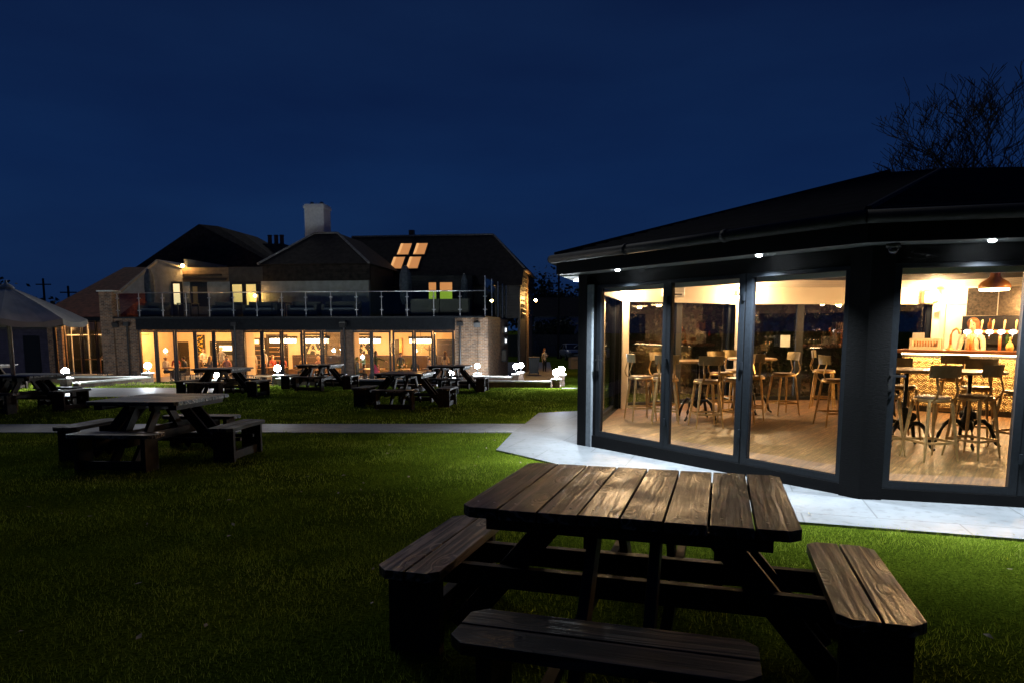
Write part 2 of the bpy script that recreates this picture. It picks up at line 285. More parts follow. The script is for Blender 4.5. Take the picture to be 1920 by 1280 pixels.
def box(bm, c, s, rot=None, bev=0.0, mi=0):
    r = bmesh.ops.create_cube(bm, size=1.0); vs = r['verts']
    mt = Matrix.Translation(Vector(c)) @ (rot.to_4x4() if rot is not None else Matrix.Identity(4)) @ Matrix.Diagonal((s[0], s[1], s[2], 1))
    bmesh.ops.transform(bm, matrix=mt, verts=vs)
    fs = list({f for v in vs for f in v.link_faces})
    for f in fs: f.material_index = mi
    if bev:
        es = list({e for v in vs for e in v.link_edges})
        r = bmesh.ops.bevel(bm, geom=es, offset=bev, segments=2, profile=0.6, affect='EDGES')
        for f in r['faces']: f.material_index = mi
def bx(bm, x0, x1, y0, y1, z0, z1, bev=0.0, mi=0):
    box(bm, ((x0 + x1) / 2, (y0 + y1) / 2, (z0 + z1) / 2), (abs(x1 - x0), abs(y1 - y0), abs(z1 - z0)), None, bev, mi)
def BX(*a, **k):
    bm = B(); bx(bm, *a, **k); return bm
def frame_of(d, up=Vector((0, 0, 1))):
    d = d.normalized()
    if abs(d.dot(up)) > 0.99: up = Vector((0, 1, 0))
    x = d.cross(up).normalized(); z = x.cross(d).normalized()
    return Matrix((x, d, z)).transposed()
def bar(bm, p, q, w, h, bev=0.0, up=Vector((0, 0, 1))):
    p = Vector(p); q = Vector(q); box(bm, (p + q) / 2, (w, (q - p).length, h), frame_of(q - p, up), bev)
def tube(bm, pts, rad, n=8, caps=True):
    pts = [Vector(p) for p in pts]; rad = rad if isinstance(rad, (list, tuple)) else [rad] * len(pts)
    rings = []; up = Vector((0, 0, 1))
    for i, p in enumerate(pts):
        d = (pts[min(i + 1, len(pts) - 1)] - pts[max(i - 1, 0)])
        fr = frame_of(d, Vector((0.13, 0.21, 0.97)).normalized() if abs(d.normalized().z) < 0.9 else Vector((1, 0.1, 0)))
        a, c = fr.col[0], fr.col[2]
        rings.append([bm.verts.new(p + rad[i] * (math.cos(2 * math.pi * k / n) * a + math.sin(2 * math.pi * k / n) * c)) for k in range(n)])
    for r0, r1 in zip(rings, rings[1:]):
        for k in range(n): bm.faces.new((r0[k], r0[(k + 1) % n], r1[(k + 1) % n], r1[k]))
    if caps:
        bm.faces.new(rings[0][::-1]); bm.faces.new(rings[-1])
def lathe(bm, prof, n=20, c=(0, 0, 0)):
    rings = []
    for r, z in prof:
        rings.append([bm.verts.new((c[0] + max(r, 1e-4) * math.cos(2 * math.pi * k / n), c[1] + max(r, 1e-4) * math.sin(2 * math.pi * k / n), c[2] + z)) for k in range(n)])
    for r0, r1 in zip(rings, rings[1:]):
        for k in range(n): bm.faces.new((r0[k], r0[(k + 1) % n], r1[(k + 1) % n], r1[k]))
    if prof[0][0] > 1e-3: bm.faces.new(rings[0][::-1])
    if prof[-1][0] > 1e-3: bm.faces.new(rings[-1])
def sphere(bm, c, r, seg=16, sc_=(1, 1, 1)):
    s = bmesh.ops.create_uvsphere(bm, u_segments=seg, v_segments=max(6, seg // 2), radius=r)
    bmesh.ops.transform(bm, matrix=Matrix.Translation(Vector(c)) @ Matrix.Diagonal((*sc_, 1)), verts=s['verts'])
def prism(bm, pts, z0, z1, mi=0):
    """extrude a plan polygon; z may be functions of (x, y)"""
    f0 = z0 if callable(z0) else (lambda x, y: z0); f1 = z1 if callable(z1) else (lambda x, y: z1)
    a = [bm.verts.new((x, y, f0(x, y))) for x, y in pts]; c = [bm.verts.new((x, y, f1(x, y))) for x, y in pts]
    n = len(pts); fs = [bm.faces.new(a[::-1]), bm.faces.new(c)]
    for i in range(n): fs.append(bm.faces.new((a[i], a[(i + 1) % n], c[(i + 1) % n], c[i])))
    for f in fs: f.material_index = mi
def solid(bm, verts, faces, mi=0):
    v = [bm.verts.new(p) for p in verts]
    for f in faces: bm.faces.new([v[i] for i in f]).material_index = mi
def slab(bm, pts, t=0.08):
    """a thick sheet through a planar outline, thickness below it"""
    pts = [Vector(p) for p in pts]; n = (pts[1] - pts[0]).cross(pts[2] - pts[0]).normalized()
    if n.z < 0: n = -n
    a = [bm.verts.new(p) for p in pts]; c = [bm.verts.new(p - n * t) for p in pts]; k = len(pts)
    bm.faces.new(a); bm.faces.new(c[::-1])
    for i in range(k): bm.faces.new((a[i], c[i], c[(i + 1) % k], a[(i + 1) % k]))
def light(name, kind, loc, power, color, size=0.1, spot=None, blend=0.5, aim=None, rot=None):
    l = bpy.data.lights.new(name, kind); l.energy = power; l.color = color
    if kind == 'AREA':
        l.shape = 'RECTANGLE'; l.size = size[0]; l.size_y = size[1]
    else: l.shadow_soft_size = size
    if kind == 'SPOT': l.spot_size = R(spot); l.spot_blend = blend
    o = bpy.data.objects.new(name, l); col.objects.link(o); o.location = loc
    if aim is not None: o.rotation_euler = (Vector(aim) - Vector(loc)).to_track_quat('-Z', 'Y').to_euler()
    if rot is not None: o.rotation_euler = rot
    return o

# ------------------------------------------------------------------ terrain heights (metres); camera eye is 1.5 above z = 0
SL = 0.019; TF = -1.3
WARM = (1.0, 0.5, 0.16); COOL = (0.8, 0.91, 1.0); PWARM = (1.0, 0.56, 0.22)
KX, KY = -1.28, 33.0; KA = R(7); ca, sa = math.cos(KA), math.sin(KA)
def PL(x, y, z): return (KX + x * ca + y * sa, KY - x * sa + y * ca, z)
def gz(x, y):
    if y < 22.3: return -SL * y
    if y < 46: return -SL * 22.3 - (y - 22.3) * 0.0433
    return -1.45
def terr_front(x):  # plan line of the retaining wall in front of the sunken terrace
    P = [(-60, 25.6), (-20, 25.6), (-13.6, 25.5), (-8.5, 23.9), (-5.2, 23.5), (-3.3, 23.4), (-1, 23.0), (1.45, 22.7), (1.9, 22.7)]
    for (x0, y0), (x1, y1) in zip(P, P[1:]):
        if x0 <= x <= x1: return y0 + (y1 - y0) * (x - x0) / (x1 - x0)
    return 1e9
# ------------------------------------------------------------------ camera, world
cam = bpy.data.cameras.new('camera'); cam.lens = 24; cam.sensor_width = 36; cam.shift_y = 0.0646
cam.clip_end = 1500; cam.clip_start = 0.05
co = bpy.data.objects.new('camera', cam); col.objects.link(co); co.location = (0, 0, 1.5)
co.rotation_euler = (R(90 - 6.6), 0, 0); sc.camera = co
w = bpy.data.worlds.new('World'); sc.world = w; w.use_nodes = True; nt = w.node_tree; L = nt.links.new
bg = nt.nodes['Background']
sky = nt.nodes.new('ShaderNodeTexSky'); sky.sky_type = 'NISHITA'; sky.sun_disc = False
sky.sun_elevation = R(-2.5); sky.sun_rotation = R(-150); sky.ozone_density = 6.0; sky.dust_density = 0.3; sky.air_density = 1.2
bw = nt.nodes.new('ShaderNodeRGBToBW'); L(sky.outputs[0], bw.inputs[0])
tg = nt.nodes.new('ShaderNodeTexCoord'); sz = nt.nodes.new('ShaderNodeSeparateXYZ'); L(tg.outputs['Generated'], sz.inputs[0])
el = ramp(nt, sz.outputs[2], [(0.0, HORI), (0.2, MIDS), (0.5, ZENI)])
mx = nt.nodes.new('ShaderNodeMix'); mx.data_type = 'RGBA'; mx.blend_type = 'ADD'; mx.inputs[0].default_value = 1
sc_ = nt.nodes.new('ShaderNodeMix'); sc_.data_type = 'RGBA'; sc_.blend_type = 'MULTIPLY'; sc_.inputs[0].default_value = 1; sc_.inputs[7].default_value = SKYTINT; L(bw.outputs[0], sc_.inputs[6])
L(el.outputs[0], mx.inputs[6]); L(sc_.outputs[2], mx.inputs[7])
# thin uneven cloud across the dusk sky
tcw = nt.nodes.new('ShaderNodeTexCoord'); mpw = nt.nodes.new('ShaderNodeMapping'); mpw.inputs['Scale'].default_value = (1.2, 1.2, 4.5)
nzw = nt.nodes.new('ShaderNodeTexNoise'); nzw.inputs['Scale'].default_value = 1.6; nzw.inputs['Detail'].default_value = 5
L(tcw.outputs['Generated'], mpw.inputs[0]); L(mpw.outputs[0], nzw.inputs['Vector'])
rw = ramp(nt, nzw.outputs[0], [(0.34, (0.8, 0.78, 0.84)), (0.68, (1.12, 1.14, 1.08))])
mw = nt.nodes.new('ShaderNodeMix'); mw.data_type = 'RGBA'; mw.blend_type = 'MULTIPLY'; mw.inputs[0].default_value = 1
L(mx.outputs[2], mw.inputs[6]); L(rw.outputs[0], mw.inputs[7])
L(mw.outputs[2], bg.inputs[0]); bg.inputs[1].default_value = SKYSTR
sun = light('twilight_sun', 'SUN', (0, 0, 30), 0.075, (0.95, 0.95, 0.9), rot=(R(50), 0, R(-150))); sun.data.angle = R(20)
sc.view_settings.view_transform = 'Standard'; sc.view_settings.look = 'None'; sc.view_settings.exposure = 1.8; sc.view_settings.gamma = 1
sc.cycles.use_denoising = True; sc.cycles.max_bounces = 8; sc.cycles.transparent_max_bounces = 16
sc.cycles.sample_clamp_indirect = 8; sc.cycles.caustics_reflective = False; sc.cycles.caustics_refractive = False
sc.cycles.use_light_tree = True

# ------------------------------------------------------------------ ground
def gxy(c, y):
    if y > 22.7: return c + (y - 22.7) * 0.055 * max(0, 1 - abs(c - 1.5) / 9)
    return c
cols = sorted(set([-400, -200, -100, -60, -40, -30] + list(np.arange(-24, 14.01, 0.75).round(3)) + [1.5, 1.52, 20, 30, 45, 70, 120, 200, 400]))
bm = B(); grid = []
for c in cols:
    cc = []; f = terr_front(c) if c <= 1.5 else 22.7
    f = min(f, 27)
    for k in range(61): 
        y = -20 + (f + 20) * (k / 60) if k else -60
        cc.append((c, y, gz(c, y)))
    sunk = c <= 1.5
    for k, y in enumerate([f + 0.01, 24 + 3.1, 28, 31, 34, 38, 42, 46, 52, 60, 75, 95, 130, 200, 420, 900]):
        z = TF - 0.12 if (sunk and y < 60) else gz(c, y)
        if sunk and y >= 60: z = -1.45
        cc.append((gxy(c, y), y, z))
    grid.append([bm.verts.new(p) for p in cc])
for a, c in zip(grid, grid[1:]):
    for k in range(len(a) - 1): bm.faces.new((a[k], c[k], c[k + 1], a[k + 1]))
lawn = ob('lawn', bm, M['lawn']); lawn['kind'] = 'structure'

def sheet(name, pts, mat, dz=0.012, thick=0.05, z=None):
    bm = B(); f = (lambda x, y: z) if z is not None else (lambda x, y: gz(x, y) + dz)
    # subdivide by clipping into strips so the sheet follows the slope
    prism(bm, pts, (lambda x, y: f(x, y) - thick), f)
    o = ob(name, bm, mat); o['kind'] = 'structure'; return o
PAV = [(-.22, 9.31), (.27, 8.62), (2.31, 5.53), (3.9, 5.0), (8.2, 3.75), (12, 5.3), (14, 9), (13.5, 12), (9.5, 15.8), (4.5, 15.9), (1.5, 14.7), (.56, 14.24), (.24, 12.38), (0.02, 11.2)]
sheet('paving', PAV, M['paving'], 0.02)
sheet('path', [(-14, 11.2), (0.015, 11.2), (0.235, 12.38), (-14, 12.3)], M['path'], 0.014)
sheet('path', [(-15.2, 22.2), (-9.0, 22.2), (-8.8, 20.2), (-10.6, 18.6), (-13.8, 18.4)], M['path'], 0.016)
sheet('path', [(1.62, 21.9), (3.6, 21.9), (3.6, 22.29), (1.62, 22.29)], M['paving'], 0.012)
# sunken terrace floor
pts = [(-30, 25.7), (-13.6, 25.6), (-8.5, 24.0), (-5.2, 23.6), (-3.3, 23.5), (-1, 23.1), (1.35, 22.8), (2.7, 46), (3.2, 58), (-30, 58)]
sheet('terrace', pts, M['terrace'], z=TF, thick=0.05)

# ------------------------------------------------------------------ grass blades
def in_poly(x, y, P):
    ins = np.zeros(x.shape, bool); n = len(P)
    for i in range(n):
        x0, y0 = P[i]; x1, y1 = P[(i + 1) % n]
        if y0 == y1: continue
        c = ((y0 > y) != (y1 > y)) & (x < (x1 - x0) * (y - y0) / (y1 - y0) + x0); ins ^= c
    return ins
PATHS = [PAV, [(-14, 11.2), (0.1, 11.2), (0.3, 12.38), (-14, 12.3)], [(-15.2, 22.2), (-9.0, 22.2), (-8.8, 20.2), (-10.6, 18.6), (-13.8, 18.4)]]
def blades(name, y0, y1, dens, h, wd, xpad=1.0):
    area_w = 0.82
    n = int(dens * (y1 - y0) * (y0 + y1) * area_w)
    y = rng.uniform(y0, y1, n * 1); x = rng.uniform(-1, 1, n) * (y * area_w + xpad)
    keep = rng.uniform(0, 1, n) < (y * area_w + xpad) / (y1 * area_w + xpad)
    for P in PATHS: keep &= ~(in_poly(x + .03, y, P) & in_poly(x - .03, y, P) & in_poly(x, y + .04, P) & in_poly(x, y - .04, P))
    tf = np.interp(x, [-60, -20, -13.6, -8.5, -5.2, -3.3, -1, 1.45, 60], [25.4, 25.4, 25.3, 23.7, 23.3, 23.2, 22.8, 22.5, 22.5])
    keep &= y < tf - 0.1
    cl = np.sin(x * 5.1 + 2 * np.sin(y * 3.3)) * np.sin(y * 4.7 + 2 * np.sin(x * 2.9)); keep &= rng.uniform(0, 1, n) < 0.78 + 0.22 * cl
    x, y = x[keep], y[keep]; cl = cl[keep]; n = len(x); z = -SL * np.minimum(y, 22.3) - 0.004
    a = rng.uniform(0, 2 * np.pi, n); hh = h * rng.uniform(0.45, 1.25, n) * (1 + 0.25 * cl); ln = hh * rng.normal(0, 0.55, n); la = rng.uniform(0, 2 * np.pi, n)
    ww = wd * rng.uniform(0.6, 1.3, n)
    V = np.empty((n, 3, 3), np.float32)
    V[:, 0] = np.stack([x - np.cos(a) * ww, y - np.sin(a) * ww, z], 1)
    V[:, 1] = np.stack([x + np.cos(a) * ww, y + np.sin(a) * ww, z], 1)
    V[:, 2] = np.stack([x + np.cos(la) * ln, y + np.sin(la) * ln, z + hh], 1)
    me = bpy.data.meshes.new(name); me.vertices.add(n * 3); me.vertices.foreach_set('co', V.reshape(-1))
    me.loops.add(n * 3); me.loops.foreach_set('vertex_index', np.arange(n * 3, dtype=np.int32))
    me.polygons.add(n); me.polygons.foreach_set('loop_start', np.arange(0, n * 3, 3, dtype=np.int32)); me.polygons.foreach_set('loop_total', np.full(n, 3, np.int32))
    me.update(); me.materials.append(M['blades'])
    o = bpy.data.objects.new(name, me); col.objects.link(o); o['kind'] = 'stuff'
    return o
for q in (('grass', 1.7, 5.5, 5200, 0.034, 0.0022), ('grass', 5.5, 11.0, 1700, 0.036, 0.0036), ('grass', 11.0, 24.5, 380, 0.042, 0.008)): blades(*q)

# ------------------------------------------------------------------ pavilion
VP = [(1.03, 9.79), (3.33, 6.40), (7.8, 5.1), (11.2, 6.6), (12.6, 9.4), (12.2, 11.4), (9.0, 14.6), (4.7, 14.5), (1.95, 13.0)]
def offs(P, d):
    n = len(P); out = []
    for i in range(n):
        p0 = Vector(P[i - 1]); p1 = Vector(P[i]); p2 = Vector(P[(i + 1) % n])
        a = (p1 - p0).normalized(); c = (p2 - p1).normalized()
        na = Vector((a.y, -a.x)); nc = Vector((c.y, -c.x)); bi = (na + nc).normalized()
        out.append(tuple(p1 + bi * (d / max(0.3, bi.dot(na)))))
    return out
# polygon order is counter-clockwise seen from above, so (dy, -dx) points outwards
PC = (7.0, 10.0, -0.15)
pav = thing('garden_pavilion', 'black timber octagonal bar pavilion with lit folding glass doors and slate roof', 'pavilion', PC, absz='world')
def EW(i): return Vector(VP[i]), Vector(VP[(i + 1) % len(VP)])
def seg(bm, A, Bp, s0, s1, d0, d1, z0, z1, bev=0, mi=0):
    """box along wall A->B from s0 to s1, from d0 to d1 outwards"""
    a = (Bp - A).normalized(); n = Vector((a.y, -a.x))
    P = [A + a * s0 + n * d0, A + a * s1 + n * d0, A + a * s1 + n * d1, A + a * s0 + n * d1]
    prism(bm, [tuple(p) for p in P], z0, z1, mi)
bmh, bmk, bmp, bmc = B(), B(), B(), B()
FR = [  # wall index, glass openings (s0, s1)
 (0, [(0.38, 1.53), (1.66, 2.65), (2.82, 3.86)]),
 (1, [(0.23, 1.20), (1.34, 2.32), (2.46, 3.44), (3.58, 4.42)]),
 (2, [(0.25, 1.2), (1.34, 2.3), (2.44, 3.45)]), (3, [(0.25, 1.5), (1.64, 2.88)]),
 (6, [(0.22, 1.45), (1.6, 2.85), (3.0, 4.08)]), (7, [(0.22, 1.5), (1.64, 2.92)]), (8, [(0.22, 1.6), (1.74, 3.1)])]
for i in range(9):
    A, Bq = EW(i); ln = (Bq - A).length
    seg(bmh, A, Bq, 0, ln, -0.12, 0.02, 2.09, 2.27)
    seg(bmk, A, Bq, 0, ln, -0.1, 0.045, -0.32, 0.005)
    seg(bmc, A, Bq, 0.05, ln - 0.05, -0.17, -0.125, 2.0, 2.36)
ob('header_board', bmh, M['black_wood'], pav); ob('kick_board', bmk, M['black_wood'], pav); ob('cornice_band', bmc, M['cream'], pav)
for i, G_ in FR:
    A, Bq = EW(i); ln = (Bq - A).length
    for j, (s0, s1) in enumerate(G_):
        isdoor = (i == 0 and j == 0) or (i == 1 and j == 0)
        bm = B(); f = 0.075
        seg(bm, A, Bq, s0 - f, s0, -0.03, 0.035, 0.009, 2.085); seg(bm, A, Bq, s1, s1 + f, -0.03, 0.035, 0.009, 2.085)
        seg(bm, A, Bq, s0, s1, -0.028, 0.033, 0.009, 0.075); seg(bm, A, Bq, s0, s1, -0.028, 0.033, 2.045, 2.085)
        # thin bead round the glass and hinges on the stile
        seg(bm, A, Bq, s0, s1, 0.018, 0.024, 0.075, 0.083); seg(bm, A, Bq, s0, s0 + 0.008, 0.018, 0.024, 0.083, 2.045)
        for hz in (0.3, 1.05, 1.8): seg(bm, A, Bq, s1 + f - 0.012, s1 + f + 0.012, 0.036, 0.055, hz, hz + 0.09)
        fr_ = ob('door' if isdoor else 'window', bm, M['anth'], pav)
        bm = B(); seg(bm, A, Bq, s0 + 0.0005, s1 - 0.0005, 0.0, 0.006, 0.0755, 2.0445); ob('pane', bm, M['glass'], fr_)
        if isdoor:
            bm = B(); s = s0 - 0.04
            seg(bm, A, Bq, s - 0.018, s + 0.018, 0.036, 0.045, 0.92, 1.14); seg(bm, A, Bq, s - 0.008, s + 0.008, 0.045, 0.07, 1.062, 1.078)
            seg(bm, A, Bq, s - 0.008, s + 0.12, 0.07, 0.082, 1.06, 1.08)
            ob('handle', bm, M['plastic_black'], fr_)
    # solid jambs between the glazed units
    for a0, a1 in ((0.0, G_[0][0] - 0.075), (G_[-1][1] + 0.075, ln)):
        bm = B(); seg(bm, A, Bq, a0, a1, -0.1, 0.03, -0.32, 2.088); ob('jamb', bm, M['black_wood'], pav)
    for (a0, a1), (b0, b1) in zip(G_, G_[1:]):
        if b0 - a1 > 0.151: bm = B(); seg(bm, A, Bq, a1 + 0.0755, b0 - 0.0755, -0.02, 0.03, 0.006, 2.087); ob('jamb', bm, M['black_wood'], pav)
# solid rear walls (bar end)
for i in (4, 5):
    A, Bq = EW(i); bm = B(); seg(bm, A, Bq, 0, (Bq - A).length, -0.1, 0.0, -0.3, 2.089); ob('wall', bm, M['black_wood'], pav)
    bm = B(); seg(bm, A, Bq, 0.02, (Bq - A).length - 0.02, -0.125, -0.105, 0.0, 2.36); ob('wall_lining', bm, M['cream'], pav)
# corner posts: wide black one between the two near walls, slimmer elsewhere
for i, (x, y) in enumerate(VP):
    A, _ = EW(i); Pv = Vector(VP[i - 1]); a = (Vector(VP[(i + 1) % 9]) - A).normalized(); c = (Pv - A).normalized()
    d = 0.17 if i == 1 else 0.13
    na = Vector((a.y, -a.x)); nc = -Vector((c.y, -c.x)); o_ = A + (na + nc).normalized() * 0.09
    bm = B(); prism(bm, [tuple(p) for p in (A + c * d + nc * 0.075, o_, A + a * d + na * 0.075, A + a * d - na * 0.03, A - (na + nc) * 0.05, A + c * d - nc * 0.03)], -0.34, 2.245)
    ob('corner_post', bm, M['black_wood'], pav)
    if i in (0, 7, 8, 6):
        bm = B(); q = A - (na + nc).normalized() * 0.17; r_ = 0.13 if i else 0.08
        prism(bm, [tuple(p) for p in (q + a * r_, q + c * r_, q + c * r_ - nc * 0.02, q - (na + nc) * 0.06, q + a * r_ - na * 0.02)], 0.0, 2.3); ob('inner_column', bm, M['cream'], pav)
bm = B(); A, Bq = EW(0); seg(bm, A, Bq, 0.14, 0.24, 0.031, 0.07, -0.2, 2.1); ob('cover_strip', bm, M['grey_strip'], pav)
# floor
bm = B(); prism(bm, offs(VP, -0.06), -0.05, 0.0); ob('floor', bm, M['floor'], pav)
# soffit, fascia, gutter
o1 = offs(VP, 0.021); o2 = offs(VP, 0.35); o3 = offs(VP, 0.375); o4 = offs(VP, 0.44)
sof = B(); fas = B(); gut = B()
for i in range(9):
    j = (i + 1) % 9
    prism(sof, [o1[i], o2[i], o2[j], o1[j]], 2.25, 2.275); prism(fas, [o2[i], o3[i], o3[j], o2[j]], 2.246, 2.47)
    tube(gut, [(*o4[i], 2.455), (*o4[j], 2.455)], 0.058, 10)
    a = Vector(o4[j]) - Vector(o4[i]); k = max(2, int(a.length / 1.3))
    for q in range(1, k):
        p = Vector(o4[i]) + a * q / k; d = a.normalized() * 0.03; tube(gut, [(p.x - d.x, p.y - d.y, 2.455), (p.x + d.x, p.y + d.y, 2.455)], 0.067, 10)
ob('soffit', sof, M['grey_strip'] if False else flat('painted_soffit', (0.1, 0.105, 0.11), 0.5), pav); ob('fascia', fas, M['black_wood'], pav); ob('gutter', gut, M['gutter'], pav, True)
A, Bq = EW(8); bm = B(); seg(bm, A, Bq, 0.0, (Bq - A).length, 0.06, 0.33, 2.235, 2.248); ob('soffit_panel', bm, flat('white_soffit_boards', (0.6, 0.62, 0.64), 0.5), pav)
# slate roof in real courses
e = offs(VP, 0.40); ridge = [(7.0 + (x - 7.0) * 0.26, 10.0 + (y - 10.0) * 0.05) for x, y in e]
bm = B(); NC = 26; rings = []
for k in range(NC + 1):
    t = k / NC; z = 2.49 + (3.7 - 2.49) * t ** 0.97
    row = [(ex + (rx - ex) * t, ey + (ry - ey) * t) for (ex, ey), (rx, ry) in zip(e, ridge)]
    rings.append([bm.verts.new((x, y, z)) for x, y in row])
    if k < NC:
        t2 = (k + 0.93) / NC; z2 = 2.49 + 1.21 * t2 ** 0.97 + 0.016
        row = [(ex + (rx - ex) * t2, ey + (ry - ey) * t2) for (ex, ey), (rx, ry) in zip(e, ridge)]
        rings[-1][:] = rings[-1]
        for v in rings[-1]: v.co.z += 0.022
        rings.append([bm.verts.new((x, y, z2 - 0.014)) for x, y in row])
for a, c in zip(rings, rings[1:]):
    for i in range(9): bm.faces.new((a[i], a[(i + 1) % 9], c[(i + 1) % 9], c[i]))
bm.faces.new(rings[-1]); low = [bm.verts.new((x, y, 2.46)) for x, y in e]; bm.faces.new(low[::-1])
for i in range(9): bm.faces.new((low[i], low[(i + 1) % 9], rings[0][(i + 1) % 9], rings[0][i]))
roof = ob('roof', bm, M['slate'], pav)
bm = B()
for i in range(9):
    tube(bm, [(*e[i], 2.52), (*ridge[i], 3.7)], 0.035, 6)
ob('hip_tiles', bm, M['slate'], roof)
# inner ceiling, boarded
ci = offs(VP, -0.12); cr = [(7.0 + (x - 7.0) * 0.2, 10.0 + (y - 10.0) * 0.1) for x, y in ci]
bm = B(); lo = [bm.verts.new((x, y, 2.33)) for x, y in ci]; hi = [bm.verts.new((x, y, 3.35)) for x, y in cr]
for i in range(9): bm.faces.new((lo[i], lo[(i + 1) % 9], hi[(i + 1) % 9], hi[i]))
bm.faces.new(hi); ob('ceiling', bm, M['ceiling'], pav)

# soffit downlights (cool white), with the real lamps they hold
def downlight(p, n, energy, lab, cat='downlight', grp='soffit downlights of the pavilion'):
    t = thing('downlight', lab, cat, p, group=grp)
    bm = B(); lathe(bm, [(0.026, 0.0), (0.045, -0.001), (0.045, -0.006), (0.028, -0.008)], 18); ob('bezel', bm, M['steel'], t, True)
    bm = B(); lathe(bm, [(0.03, -0.008), (0.026, -0.016), (0.014, -0.024), (0.0, -0.026)], 16); ob('lens', bm, M['lamp_cool'], t)
    l = light('downlight_beam', 'SPOT', (p[0], p[1], p[2] - 0.03), energy, COOL, 0.022, 124, 1.0, aim=(p[0] + n[0], p[1] + n[1], p[2] - 3))
    return t
M['lamp_cool'] = emis('cool_led', (0.85, 0.94, 1.0), 60); M['lamp_warm'] = emis('warm_bulb', (1, 0.6, 0.25), 30); M['globe'] = emis('lit_opal_globe', (0.86, 0.94, 1.0), GLOBE)
def wp(i, s, d, z):
    A, Bq = EW(i); a = (Bq - A).normalized(); n = Vector((a.y, -a.x)); p = A + a * s + n * d; return (p.x, p.y, z)
DL = [(0, 0.95, 'downlight above the left glass door, left of the long gutter joint'), (0, 3.05, 'downlight above the third glass panel beside the black corner'),
      (1, 0.85, 'downlight above the right-hand door near the dome camera'), (1, 3.2, None), (2, 1.6, None), (8, 2.6, 'small downlight in the pale soffit at the left eave'), (7, 1.5, None)]
for i, s, lab in DL:
    downlight(wp(i, s, 0.26, 2.234 if i == 8 else 2.249), (0, 0), DLW * (0.35 if (i, s) == (1, 3.2) else 0.5 if i in (8, 7) else 1), lab or 'cool white downlight in the soffit round the side of the pavilion')
# dome camera at the corner
t = thing('security_camera', 'black dome security camera under the eave above the wide corner post', 'camera', wp(1, 0.12, 0.17, 2.25))
bm = B(); lathe(bm, [(0.06, 0), (0.062, -0.035), (0.05, -0.04)], 18); ob('housing', bm, M['plastic_black'], t, True)
bm = B(); lathe(bm, [(0.048, -0.04), (0.044, -0.07), (0.025, -0.09), (0.0, -0.096)], 18); ob('dome', bm, flat('smoked_dome', (0.02, 0.015, 0.03), 0.1), t, True)
# ------------------------------------------------------------------ bar inside the pavilion
BA = Vector((7.25, 12.72)); bd = Vector((0.715, -0.699)); bn = Vector((-0.699, -0.715))   # along the counter, towards the room
def bar_frame(lab_pos): pass
bar_rz = math.atan2(bd.y, bd.x)
def bt(x, y, z=0): v = BA + bd * x - bn * y; return (v.x, v.y, z)      # x along, y away behind the counter
bc = thing('bar_counter', 'bar counter with pressed gold tin front and copper top lit from beneath', 'bar counter', (BA.x, BA.y, 0), bar_rz)
ob('tin_front', BX(0, 3.7, 0.0, 0.05, 0.1, 0.98), M['tin_tile'], bc)
ob('carcass', BX(0.01, 3.69, 0.051, 0.5, 0.0, 1.04), M['dark_wood'], bc)
ob('plinth', BX(0.02, 3.68, 0.01, 0.05, 0.0, 0.099), M['plastic_black'], bc)
ob('counter_top', BX(-0.14, 3.8, -0.16, 0.62, 1.06, 1.12, 0.006), flat('copper_bar_top', (0.36, 0.15, 0.07), 0.3, 0.5), bc)
ob('strip_light', BX(0.0, 3.7, -0.03, -0.005, 1.035, 1.055), emis('led_strip', (1, 0.72, 0.35), 9), bc)
light('bar_strip_glow', 'AREA', bt(1.85, -0.06, 1.03), 14, (1, 0.66, 0.28), (3.5, 0.04), rot=(0, 0, bar_rz))
# back bar against the rear wall
bb = thing('back_bar', 'black back bar with smoked mirror tiles behind the bar staff', 'back bar', bt(0.0, 2.05), bar_rz)
ob('mirror', BX(0.55, 3.6, 0.1, 0.14, 1.75, 2.3), M['mirror_dark'], bb)
ob('panel', BX(0.5, 3.6, 0.06, 0.13, 0.9, 1.745), M['chalk'], bb)
ob('cabinet', BX(0.45, 3.6, -0.35, 0.1, 0.0, 0.9), M['dark_wood'], bb)
for z in (1.2, 1.46): ob('shelf', BX(0.5, 3.6, -0.1, 0.058, z, z + 0.02), M['chalk'], bb)
ob('mirror_joint', BX(1.06, 1.075, 0.085, 0.099, 1.75, 2.3), M['steel'], bb)
ob('menu_board', BX(1.95, 2.4, 0.03, 0.055, 1.24, 1.56), flat('menu_card', (0.55, 0.45, 0.3)), bb)
for k in range(9):
    x = 1.0 + 0.27 * k + random.uniform(-.05, .05)
    bm = B(); h = random.uniform(0.2, 0.28); lathe(bm, [(0.035, 0), (0.037, h * 0.55), (0.014, h * 0.75), (0.014, h)], 10)
    c_ = [(0.25, 0.1, 0.02), (0.05, 0.12, 0.04), (0.5, 0.45, 0.35), (0.3, 0.02, 0.02)][k % 4]
    o = ob('bottle', bm, flat('bottle%d' % (k % 4), c_, 0.15), None, True)
    p = bt(x, 2.02, 1.22 if k % 2 else 1.48); o.location = p; tag(o, 'spirit bottle on the black shelves behind the bar', 'bottle', 'bottles on the back bar shelves')
